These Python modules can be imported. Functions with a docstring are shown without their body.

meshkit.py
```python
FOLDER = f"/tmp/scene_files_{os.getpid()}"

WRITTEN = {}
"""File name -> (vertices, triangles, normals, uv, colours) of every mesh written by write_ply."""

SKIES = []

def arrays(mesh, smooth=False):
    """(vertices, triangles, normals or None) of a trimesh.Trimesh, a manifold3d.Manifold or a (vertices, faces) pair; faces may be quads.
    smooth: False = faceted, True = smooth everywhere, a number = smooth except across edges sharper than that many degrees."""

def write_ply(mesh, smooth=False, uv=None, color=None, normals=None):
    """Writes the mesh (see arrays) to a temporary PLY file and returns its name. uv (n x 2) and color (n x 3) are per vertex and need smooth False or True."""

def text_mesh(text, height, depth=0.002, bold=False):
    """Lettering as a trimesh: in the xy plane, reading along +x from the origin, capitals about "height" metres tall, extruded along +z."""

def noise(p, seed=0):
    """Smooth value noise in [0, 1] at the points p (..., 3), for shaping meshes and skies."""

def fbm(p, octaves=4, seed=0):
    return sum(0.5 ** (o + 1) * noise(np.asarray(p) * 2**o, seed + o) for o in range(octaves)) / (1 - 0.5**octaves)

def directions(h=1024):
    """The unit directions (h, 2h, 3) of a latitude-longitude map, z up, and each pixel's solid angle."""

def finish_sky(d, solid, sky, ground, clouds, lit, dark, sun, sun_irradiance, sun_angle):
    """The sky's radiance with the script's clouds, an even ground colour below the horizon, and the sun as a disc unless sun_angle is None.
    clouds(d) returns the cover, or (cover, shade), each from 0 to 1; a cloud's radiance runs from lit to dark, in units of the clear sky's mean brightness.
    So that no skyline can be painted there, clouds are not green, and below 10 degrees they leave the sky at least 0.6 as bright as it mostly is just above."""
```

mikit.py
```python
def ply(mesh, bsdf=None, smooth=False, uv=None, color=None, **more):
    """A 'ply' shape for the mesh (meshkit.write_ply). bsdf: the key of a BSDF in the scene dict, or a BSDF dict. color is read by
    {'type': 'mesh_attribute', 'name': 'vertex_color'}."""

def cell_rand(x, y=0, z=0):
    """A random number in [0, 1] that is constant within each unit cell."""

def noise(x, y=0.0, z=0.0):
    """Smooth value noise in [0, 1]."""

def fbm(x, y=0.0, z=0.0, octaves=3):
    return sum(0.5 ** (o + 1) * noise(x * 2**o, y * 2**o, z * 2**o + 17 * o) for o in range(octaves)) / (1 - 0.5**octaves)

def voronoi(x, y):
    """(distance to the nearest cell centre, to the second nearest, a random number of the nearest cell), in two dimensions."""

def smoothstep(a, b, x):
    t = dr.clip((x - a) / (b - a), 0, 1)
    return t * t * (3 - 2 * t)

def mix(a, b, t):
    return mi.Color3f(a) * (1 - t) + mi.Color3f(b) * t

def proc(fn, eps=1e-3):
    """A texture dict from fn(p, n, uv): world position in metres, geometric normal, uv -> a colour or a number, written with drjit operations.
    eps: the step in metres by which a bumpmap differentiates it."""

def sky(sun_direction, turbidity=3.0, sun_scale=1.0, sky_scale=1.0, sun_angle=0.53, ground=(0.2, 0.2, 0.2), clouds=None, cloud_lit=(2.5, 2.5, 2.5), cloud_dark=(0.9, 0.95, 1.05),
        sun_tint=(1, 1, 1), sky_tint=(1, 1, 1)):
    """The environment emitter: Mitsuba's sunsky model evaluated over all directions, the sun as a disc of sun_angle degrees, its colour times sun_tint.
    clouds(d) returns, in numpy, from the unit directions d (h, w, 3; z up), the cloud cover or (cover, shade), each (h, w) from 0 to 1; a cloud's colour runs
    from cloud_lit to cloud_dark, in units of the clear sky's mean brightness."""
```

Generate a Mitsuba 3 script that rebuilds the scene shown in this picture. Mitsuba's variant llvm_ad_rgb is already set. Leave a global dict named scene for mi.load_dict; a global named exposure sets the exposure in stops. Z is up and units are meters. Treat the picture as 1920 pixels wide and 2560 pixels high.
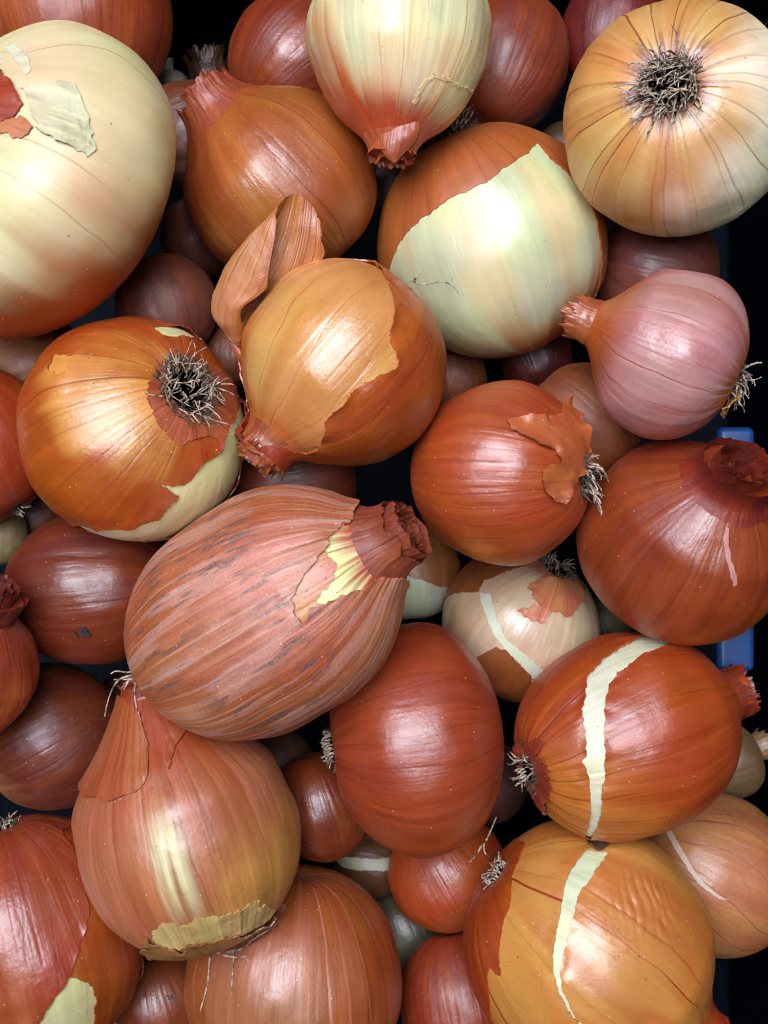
import math
import numpy as np
import trimesh
import shapely
import drjit as dr
import mitsuba as mi
import meshkit
import mikit
from mikit import noise, fbm, voronoi, cell_rand, smoothstep, mix

T = mi.ScalarTransform4f
scene, labels = {}, {}

# ---------------------------------------------------------------- camera, light, exposure
exposure = -0.06
scene['camera'] = {'type': 'thinlens', 'fov': 2 * math.degrees(math.atan(0.14 / 0.42)), 'fov_axis': 'x', 'aperture_radius': 0.0009,
                   'focus_distance': 0.40, 'near_clip': 0.02, 'far_clip': 10.0,
                   'to_world': T().look_at(origin=[0, 0, 0.42], target=[0, 0, 0], up=[0, 1, 0])}
# indoor light: one square ceiling panel high over the crate, off to the upper left, and the dim even light of the room
scene['ceiling_panel'] = {'type': 'rectangle', 'to_world': T().look_at(origin=[-0.20, 0.30, 1.33], target=[0, 0, 0], up=[0, 1, 0]).scale([0.47, 0.47, 1]),
                          'emitter': {'type': 'area', 'radiance': {'type': 'rgb', 'value': [14.0, 14.7, 16.6]}}}
labels['ceiling_panel'] = {'label': 'square white light panel overhead, outside the picture', 'category': 'lamp'}
scene['room_light'] = {'type': 'constant', 'radiance': {'type': 'rgb', 'value': [0.012, 0.013, 0.016]}}


# ---------------------------------------------------------------- onion geometry
def rgb(h):
    """hex sRGB -> linear reflectance"""
    c = np.array([int(h[i:i + 2], 16) for i in (0, 2, 4)]) / 255.0
    return np.where(c < 0.04045, c / 12.92, ((c + 0.055) / 1.055) ** 2.4) ** np.array([1.48, 1.36, 1.46]) * 0.89


def unit(v):
    v = np.asarray(v, float)
    return v / np.linalg.norm(v)


def frame(o):
    """The bulb's own axes: e1 and e2 across, A from the root end to the neck end."""
    A = unit(o['axis'])
    e1 = unit(np.array([0, 0, 1.0]) - A[2] * A)
    return e1, np.cross(A, e1), A


def profile(o, n):
    """n points (axial, radius) evenly along the outline from the root pole to the neck tip."""
    R, Lr, Ln, rn, ln = o['R'], o['Lr'], o['Ln'], o['rn'], o['ln']
    th = np.linspace(0, np.pi / 2, 200)
    a1, r1 = -Lr * np.cos(th), R * np.sin(th) ** o.get('qr', 0.9)
    a1 = a1 + o.get('dent', 0.06) * R * np.exp(-(r1 / (0.24 * R)) ** 2)
    u = np.linspace(0, 1, 400)[1:]
    u = 1 - (1 - u) ** 1.8
    a2 = u * (Ln + ln)
    e = R * np.clip(1 - np.clip(a2 / Ln, 0, 1) ** o.get('q1', 2.0), 0, 1) ** o.get('q2', 0.5)
    if 'np' in o:
        from scipy.interpolate import PchipInterpolator
        kx, kr = np.array(o['np']).T
        a2 = kx[-1] * u
        r2 = PchipInterpolator(np.concatenate([-kx[1:2], kx]), np.concatenate([kr[1:2], kr]))(a2)
        cap = np.linspace(0, 1, 40)[1:]
        a3, r3 = a2[-1] - 0.3 * rn * np.sin(cap * np.pi / 2), r2[-1] * (1 - cap)
        a2, r2 = np.concatenate([a2, a3]), np.concatenate([r2, r3])
    elif rn > 0:
        flare = 1 + o.get('flare', 0.15) * np.clip((a2 - Ln) / max(ln, 1e-6), 0, 1) ** 2
        rise = np.clip(a2 / (0.85 * Ln), 0, 1)
        k = o.get('sh', 1.8)
        r2 = (e ** k + (rn * flare * rise * rise * (3 - 2 * rise)) ** k) ** (1 / k)
        cap = np.linspace(0, 1, 40)[1:]
        a3, r3 = a2[-1] - 0.25 * rn * np.sin(cap * np.pi / 2), r2[-1] * (1 - cap)
        a2, r2 = np.concatenate([a2, a3]), np.concatenate([r2, r3])
    else:
        r2 = e
    a, r = np.concatenate([a1, a2]), np.concatenate([r1, r2])
    s = np.concatenate([[0], np.cumsum(np.hypot(np.diff(a), np.diff(r)))])
    t = np.linspace(0, 1, n)
    return np.interp(t * s[-1], s, a), np.interp(t * s[-1], s, r), t


def surface(o, nphi, nt, off=0.0):
    """The bulb's skin as a grid: world points (nt, nphi+1, 3), local points, normals, phi and t."""
    a, r, t = profile(o, nt)
    phi = np.linspace(-np.pi, np.pi, nphi + 1)
    c, s = np.cos(phi), np.sin(phi)
    P = np.stack([r[:, None] * c, r[:, None] * s, np.repeat(a[:, None], nphi + 1, 1)], -1)
    d = P / np.maximum(np.linalg.norm(P, axis=-1, keepdims=True), 1e-9)
    sd = o['seed'] * 3.17
    R = o['R']
    lump = meshkit.fbm(d * 1.5 + sd, 2, 1) - 0.5
    ring = np.stack([c * o.get('rk', 3.5) + 9, s * o.get('rk', 3.5) + 9, 0 * c], -1)[None] + np.array([0, 0, 1.0]) * (t[:, None, None] * 0.8 + sd)
    rib = meshkit.fbm(ring, 2, 5) - 0.5
    body = np.clip(r / R, 0, 1)[:, None]
    disp = R * (o.get('lump', 0.05) * lump * 2 * body + o.get('rib', 0.012) * rib * 2 * body ** 0.6)
    if o.get('wrinkle', 0):
        w = np.stack([c * 11 + 30, s * 11 + 30, 0 * c], -1)[None] + np.array([0, 0, 1.0]) * (t[:, None, None] * 1.2 + sd)
        disp = disp + R * o['wrinkle'] * (np.abs(meshkit.fbm(w, 2, 9) - 0.5) * 2 - 0.3) * body ** 0.5
    q0 = chart(d)
    for cy, cz, rad, (ny, nz), wl, amp in o.get('folds', []):
        e = q0 - np.array([cy, cz])
        w = np.exp(-((e ** 2).sum(-1) / rad ** 2) ** 1.5)
        ph_ = (e @ np.array([ny, nz])) / wl + (meshkit.noise(d * 5 + sd, 3) - 0.5) * 1.2
        disp = disp + R * amp * np.sin(2 * np.pi * ph_) * w * meshkit.noise(d * 7 + sd, 6)
    P[..., 0] += disp * c
    P[..., 1] += disp * s
    P[..., 2] += disp * 0.15 * np.sign(P[..., 2])
    bx, by = o.get('bend', (0, 0))
    k = np.clip((P[..., 2] - 0.25 * o['Ln']) / (o['Ln'] + o['ln']), 0, None) ** 2
    P[..., 0] += bx * k
    P[..., 1] += by * k
    du = np.gradient(P, axis=1)
    du[:, 0] = du[:, -1] = (P[:, 1] - P[:, -2]) / 2
    dv = np.gradient(P, axis=0)
    N = np.cross(du, dv)
    ln_ = np.linalg.norm(N, axis=-1, keepdims=True)
    N = np.where(ln_ > 1e-14, N / np.maximum(ln_, 1e-14), d)
    e1, e2, A = frame(o)
    M = np.stack([e1, e2, A])
    return np.asarray(o['pos']) + P @ M, d, N @ M, phi, t


def chart(d):
    """Directions in the bulb's frame laid out flat round e1: angle from e1, in radians."""
    al = np.arccos(np.clip(d[..., 0], -1, 1))
    q = np.linalg.norm(d[..., 1:], axis=-1)
    return d[..., 1:] / np.maximum(q, 1e-9)[..., None] * al[..., None]


def grid_faces(nt, nc):
    i = np.arange(nt - 1)[:, None] * nc + np.arange(nc - 1)[None]
    i = i.ravel()
    return np.vstack([np.stack([i, i + 1, i + nc + 1], 1), np.stack([i, i + nc + 1, i + nc], 1)])


# ---------------------------------------------------------------- the onions, measured in metres
ONIONS = [  # deep onions carry the shade of the gaps in their darker base colours
    {'R': 0.05873, 'Lr': 0.04017, 'Ln': 0.04219, 'rn': 0.00506, 'ln': 0.00338, 'axis': [-0.69, 0.38, 0.616], 'label': 'huge pale yellow onion with a whitish dried scar and a scrap of red skin', 'seed': 1, 'q1': 2.2, 'col': {'A': 'e0d2b4', 'B': 'd8c8a4', 'C': 'b4622e', 'gw': (0.28, 0.92), 'V': ('b08a50', 15, 0.28, 0.55), 'N': ('e0d2b4', 2, 3), 'E': ('e0d2b4', 0), 'streak': 0.1, 'dirt': 0.7, 'rough': 0.34, 'bump': 0.5, 'lump': 1, 'g': [0.249, -0.708, -0.806]}, 'layers': [{'name': 'dried_scar', 'keep': [[[0.378, 0.612], [0.423, 0.567], [0.461, 0.521], [0.513, 0.439], [0.544, 0.352], [0.487, 0.301], [0.405, 0.238], [0.341, 0.185], [0.279, 0.14], [0.202, 0.12], [0.161, 0.129], [0.155, 0.172], [0.164, 0.237], [0.16, 0.294], [0.161, 0.357], [0.172, 0.408], [0.217, 0.461], [0.286, 0.539]]], 'off': 0.0006, 'curl': 0.0012, 'jag': 0.03, 'col': {'A': 'd8ccb4', 'B': 'c2b498', 'C': 'd8ccb4', 'gw': (2, 3), 'V': ('8a7250', 9, 0.5, 0.5), 'N': ('d8ccb4', 2, 3), 'E': ('d8ccb4', 0), 'streak': 0.4, 'bump': 6.0, 'rough': 0.62, 'dirt': 2, 'g': [0.788, 0.0, 0.616]}}, {'name': 'pale_flake', 'keep': [[[0.936, 0.995], [0.846, 0.87], [0.697, 0.699], [0.584, 0.627], [0.512, 0.65], [0.617, 0.742], [0.736, 0.869]]], 'off': 0.0004, 'curl': 0.0006, 'jag': 0.02, 'col': {'A': 'd8d6be', 'B': 'cfccb0', 'C': 'd8d6be', 'gw': (2, 3), 'V': ('8a7250', 9, 0.5, 0.2), 'N': ('d8d6be', 2, 3), 'E': ('d8d6be', 0), 'streak': 0.2, 'bump': 2.0, 'rough': 0.55, 'g': [0.788, 0.0, 0.616]}}, {'name': 'red_skin_scrap', 'keep': [[[0.685, 1.279], [0.536, 0.867], [0.405, 0.692], [0.302, 0.562], [0.229, 0.569], [0.16, 0.594], [0.115, 0.653], [0.002, 0.834]]], 'off': 0.0011, 'curl': 0.002, 'jag': 0.02, 'col': {'A': 'b4553a', 'B': 'a3432c', 'C': 'b4553a', 'gw': (2, 3), 'V': ('6a2416', 20, 0.4, 0.4), 'N': ('b4553a', 2, 3), 'E': ('b4553a', 0), 'streak': 0.2, 'rough': 0.4, 'bump': 1.0, 'g': [0.788, 0.0, 0.616]}}, {'name': 'pink_skin_scrap', 'keep': [[[0.103, 0.902], [0.133, 0.663], [0.172, 0.6], [0.198, 0.535], [0.189, 0.466], [0.144, 0.463], [0.102, 0.484], [0.068, 0.54], [0.047, 0.615], [-0.06, 0.792]]], 'off': 0.0007, 'curl': 0.0008, 'jag': 0.03, 'col': {'A': 'c9876a', 'B': 'bd7a5c', 'C': 'c9876a', 'gw': (2, 3), 'V': ('8a4a34', 20, 0.4, 0.4), 'N': ('c9876a', 2, 3), 'E': ('c9876a', 0), 'streak': 0.2, 'rough': 0.4, 'bump': 1.0, 'g': [0.788, 0.0, 0.616]}}], 'pos': [-0.1258, 0.1195, 0.0]},
    {'R': 0.03937, 'Lr': 0.0407, 'Ln': 0.04259, 'rn': 0.00568, 'ln': 0.00568, 'axis': [-0.119, 0.989, 0.087], 'label': 'reddish brown onion at the top left corner, behind the huge pale onion', 'seed': 2, 'col': {'A': 'b4623c', 'B': '9e4a28', 'C': 'cf9a72', 'gw': (0.35, 0.95), 'V': ('6a2414', 16, 0.4, 0.5), 'N': ('b4623c', 2, 3), 'E': ('b4623c', 0), 'streak': 0.4, 'rough': 0.36, 'cell': 0.2, 'g': [0.293, -0.729, 0.669]}, 'pos': [-0.1262, 0.2037, -0.0511]},
    {'R': 0.03807, 'Lr': 0.03494, 'Ln': 0.03218, 'rn': 0.01214, 'ln': 0.01379, 'axis': [-0.64, 0.717, 0.276], 'label': 'golden brown onion with a wide torn neck, just above the curl of peel', 'seed': 3, 'np': [(np.float64(0.0), np.float64(0.03807)), (np.float64(0.01177), np.float64(0.03641)), (np.float64(0.02391), np.float64(0.03089)), (np.float64(0.03218), np.float64(0.02207)), (np.float64(0.0377), np.float64(0.01581)), (np.float64(0.04266), np.float64(0.01269)), (np.float64(0.04597), np.float64(0.01195))], 'q1': 2.0, 'q2': 0.62, 'flare': 0.12, 'col': {'A': 'bd7a48', 'B': 'a86238', 'C': '8e4020', 'gw': (0.2, 0.95), 'V': ('8a3a1c', 15, 0.38, 0.8), 'N': ('b05c38', 0.72, 0.88), 'E': ('bd7a48', 0), 'streak': 0.24, 'rough': 0.3, 'bump': 1.0, 'cell': 0.16, 'g': [-0.237, -0.814, -0.08]}, 'neck': {'n': 3, 'r': np.float64(0.01177), 'length': np.float64(0.00809), 'flare': 0.05, 'jag': 0.3, 'col': {'A': 'b4643f', 'B': 'a24f30', 'C': 'b4643f', 'gw': (2, 3), 'V': ('7a2c18', 24, 0.4, 0.4), 'N': ('b4643f', 2, 3), 'E': ('b4643f', 0), 'streak': 0.3, 'rough': 0.45, 'g': [0.961, 0.0, 0.276]}}, 'pos': [-0.04, 0.128, -0.0376]},
    {'R': 0.03359, 'Lr': 0.02869, 'Ln': 0.03511, 'rn': 0.00608, 'ln': 0.0108, 'axis': [-0.06, -0.998, 0.035], 'label': 'pale onion with pinkish orange sides at the top edge, its neck pointing down', 'seed': 4, 'np': [(0.0, 0.03359), (0.01013, 0.03274), (0.02025, 0.02903), (0.03207, 0.02127), (0.03916, 0.01283), (0.04321, 0.00911), (0.04591, 0.0081)], 'q1': 1.75, 'q2': 0.68, 'flare': 0.3, 'col': {'A': 'e0d6b8', 'B': 'dcc8a0', 'C': 'c2683a', 'gw': (0.1, 0.72), 'V': ('a84a34', 26, 0.42, 0.5), 'N': ('c4603e', 0.7, 0.84), 'E': ('e0d6b8', 0), 'streak': 0.3, 'dirt': 1.4, 'rough': 0.34, 'cell': 0.15, 'g': [-0.273, 0.562, 0.646]}, 'layers': [{'name': 'skin_crack', 'keep': [[[-0.171, 1.076], [-0.233, 0.98], [-0.315, 0.86], [-0.395, 0.804], [-0.373, 0.756], [-0.428, 0.793], [-0.656, 0.835], [-0.878, 0.889], [-1.19, 0.931], [-1.182, 0.957], [-0.844, 0.911], [-0.642, 0.864], [-0.431, 0.818], [-0.339, 0.884], [-0.261, 0.999], [-0.212, 1.101]]], 'off': 0.0004, 'curl': 0.0002, 'jag': 0.03, 'col': {'A': 'e0cfb0', 'B': 'd6b890', 'C': 'e0cfb0', 'gw': (2, 3), 'V': ('a84a34', 26, 0.4, 0.1), 'N': ('e0cfb0', 2, 3), 'E': ('e0cfb0', 0), 'streak': 0.1, 'g': [0.999, -0.0, 0.035]}}], 'sheets': [{'name': 'neck_flap', 'thin': 1, 'net': [[[0.0014, 0.1426, 0.0111], [0.006, 0.1439, 0.0122], [0.0124, 0.1417, 0.0108]], [[-0.0019, 0.1352, 0.0101], [0.0047, 0.1341, 0.0122], [0.0119, 0.1353, 0.0105]], [[-0.0012, 0.1296, 0.0088], [0.0037, 0.1277, 0.0105], [0.0097, 0.1314, 0.0091]], [[0.0021, 0.1259, 0.0078], [0.0037, 0.1246, 0.0088], [0.0054, 0.1262, 0.0078]]], 'col': {'A': 'b86c4a', 'B': 'a65a3a', 'C': 'b86c4a', 'gw': (2, 3), 'V': ('8a3a24', 12, 0.3, 0.6), 'N': ('b86c4a', 2, 3), 'E': ('b86c4a', 0), 'streak': 0.35, 'g': [0.999, -0.0, 0.035]}}], 'neck': {'n': 3, 'r': 0.00743, 'length': 0.00506, 'flare': 0.35, 'jag': 0.45, 'col': {'A': 'c4714e', 'B': 'b05a3a', 'C': 'c4714e', 'gw': (2, 3), 'V': ('8a3420', 22, 0.4, 0.5), 'N': ('c4714e', 2, 3), 'E': ('c4714e', 0), 'streak': 0.3, 'g': [0.999, -0.0, 0.035]}}, 'pos': [0.0057, 0.1762, 0.0]},
    {'R': 0.02793, 'Lr': 0.0293, 'Ln': 0.0293, 'rn': 0.0, 'ln': 0.0, 'axis': [0.696, 0.696, -0.174], 'label': 'dark reddish onion behind the top edge onion, with a bluish silvery streak', 'seed': 5, 'col': {'A': 'a45034', 'B': '8e4028', 'C': 'a45034', 'gw': (2, 3), 'V': ('5a2418', 12, 0.4, 0.4), 'N': ('a45034', 2, 3), 'E': ('a45034', 0), 'streak': 0.3, 'rough': 0.33, 'g': [0.985, 0.0, -0.174]}, 'pos': [-0.0366, 0.1906, -0.0661]},
    {'R': 0.02666, 'Lr': 0.03091, 'Ln': 0.03091, 'rn': 0.0, 'ln': 0.0, 'axis': [0.278, 0.925, -0.259], 'label': 'dull brown onion in shade between two pale topped onions at the top edge', 'seed': 6, 'col': {'A': 'a2502f', 'B': '8c4026', 'C': '70301f', 'gw': (0.3, 1), 'V': ('5a2418', 12, 0.4, 0.3), 'N': ('a2502f', 2, 3), 'E': ('a2502f', 0), 'streak': 0.22, 'rough': 0.42, 'g': [-0.369, 0.517, -0.605]}, 'pos': [0.0503, 0.1876, -0.0608]},
    {'R': 0.04152, 'Lr': 0.03916, 'Ln': 0.03629, 'rn': 0.0, 'ln': 0.0, 'axis': [0.309, -0.006, -0.951], 'label': 'golden onion facing up with a tangled crown of pale roots, top right corner', 'seed': 7, 'dent': 0.1, 'qr': 0.8, 'col': {'A': 'dcb284', 'B': 'cf9c68', 'C': 'e6dcc4', 'gw': (-0.05, 0.65), 'V': ('8e4424', 26, 0.4, 0.85), 'N': ('dcb284', 2, 3), 'E': ('a05c40', 0.12), 'P': ('bf6c50', -1.485, 0.723, 0.3, 0.14), 'streak': 0.22, 'rough': 0.32, 'cell': 0.32, 'cellc': 'c4683f', 'dirt': 0.4, 'g': [0.957, 0.28, 0.311]}, 'roots': {'n': 110, 'dark': 300, 'rp': 0.00928, 'length': 0.01316, 'comb': (-0.6, 0.4), 'thick': 0.95}, 'pos': [0.1068, 0.1424, 0.0]},
    {'R': 0.02072, 'Lr': 0.02565, 'Ln': 0.02565, 'rn': 0.0, 'ln': 0.0, 'axis': [-0.196, -0.981, 0.0], 'label': 'dark crimson onion half hidden behind the golden onion with pale roots', 'seed': 8, 'col': {'A': '93342c', 'B': '7e2820', 'C': '93342c', 'gw': (2, 3), 'V': ('5a1814', 14, 0.5, 0.4), 'N': ('93342c', 2, 3), 'E': ('93342c', 0), 'streak': 0.3, 'rough': 0.45, 'g': [1.0, 0.0, 0.0]}, 'pos': [0.0968, 0.2044, -0.0711]},
    {'R': 0.04651, 'Lr': 0.04745, 'Ln': 0.04594, 'rn': 0.0, 'ln': 0.0, 'axis': [0.389, -0.894, -0.225], 'label': 'large white onion with half of its brown skin peeled off', 'seed': 9, 'qr': 0.95, 'dent': 0.03, 'col': {'A': 'd2cfb2', 'B': 'd6caa4', 'C': 'bb7038', 'gw': (-0.1, 0.55), 'V': ('b9c48c', 17, 0.5, 0.35), 'N': ('d2cfb2', 2, 3), 'E': ('d2cfb2', 0), 'streak': 0.14, 'rough': 0.3, 'dirt': 0.7, 'bump': 0.6, 'g': [-0.593, -0.279, 0.765]}, 'layers': [{'name': 'outer_skin', 'hole': [[[-0.628, -0.768], [-0.448, -0.67], [-0.211, -0.597], [-0.02, -0.556], [0.13, -0.549], [0.339, -0.566], [0.563, -0.525], [0.818, -0.494], [1.021, -0.418], [1.406, -0.163], [1.789, 0.364], [1.64, 0.838], [1.216, 1.31], [0.571, 1.62], [-0.122, 1.584], [-0.73, 1.333], [-0.792, 0.763], [-0.841, 0.416], [-0.842, 0.119], [-0.824, -0.111], [-0.752, -0.344], [-0.637, -0.541]]], 'off': 0.0004, 'curl': 0.0002, 'jag': 0.02, 'col': {'A': 'c0794a', 'B': 'b26a38', 'C': 'a8501f', 'gw': (0.4, 1.1), 'V': ('8a4422', 26, 0.42, 0.6), 'N': ('c0794a', 2, 3), 'E': ('c0794a', 0), 'streak': 0.25, 'rough': 0.38, 'cell': 0.2, 'g': [0.06, -0.865, 0.26]}}], 'roots': {'n': 34, 'dark': 240, 'rp': np.float64(0.01101), 'length': np.float64(0.01101), 'comb': (0.5, -0.5), 'thick': 1.0}, 'pos': [0.0449, 0.1093, -0.0524]},
    {'R': 0.03122, 'Lr': 0.02532, 'Ln': 0.02532, 'rn': 0.00743, 'ln': 0.01215, 'axis': [-0.894, 0.413, -0.174], 'label': 'small pink onion with a silvery sheen beside the crate wall, with tan roots', 'seed': 10, 'np': [(0.0, 0.03122), (0.01435, 0.02768), (0.02278, 0.0189), (0.02734, 0.01215), (0.03072, 0.00878), (0.0346, 0.00759), (0.03747, 0.0081)], 'q1': 1.9, 'q2': 0.72, 'flare': 0.2, 'col': {'A': 'c8989a', 'B': 'b87f7e', 'C': 'ad5c38', 'gw': (-0.45, 0.6), 'V': ('a4523c', 17, 0.34, 0.8), 'N': ('b9683c', 0.56, 0.76), 'E': ('b5683c', 0.2), 'streak': 0.24, 'rough': 0.3, 'dirt': 1.0, 'g': [-0.827, -0.007, -0.081]}, 'layers': [{'name': 'root_flake', 'keep': [[[-0.568, -0.85], [-0.462, -0.989], [-0.164, -1.673], [-0.016, -1.661], [-0.294, -1.672], [-0.633, -1.62], [-0.805, -1.565], [-0.805, -1.565]]], 'off': 0.0015, 'curl': 0.003, 'jag': 0.03, 'col': {'A': 'c08a58', 'B': 'b07a48', 'C': 'c08a58', 'gw': (2, 3), 'V': ('7a3018', 16, 0.5, 0.6), 'N': ('c08a58', 2, 3), 'E': ('c08a58', 0), 'streak': 0.3, 'rough': 0.5, 'g': [0.985, 0.0, -0.174]}}], 'roots': {'n': 34, 'dark': 60, 'rp': 0.00574, 'length': 0.00878, 'comb': (0.1, 0.8), 'thick': 1.1}, 'neck': {'n': 3, 'r': 0.00709, 'length': 0.00574, 'flare': 0.05, 'jag': 0.6, 'col': {'A': 'b9704c', 'B': 'a65a38', 'C': 'b9704c', 'gw': (2, 3), 'V': ('7a3420', 22, 0.4, 0.4), 'N': ('b9704c', 2, 3), 'E': ('b9704c', 0), 'streak': 0.3, 'g': [0.985, 0.0, -0.174]}}, 'pos': [0.1051, 0.057, 0.0]},  # lilac highlight on the crown and brown rim are put into the colour
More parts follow.
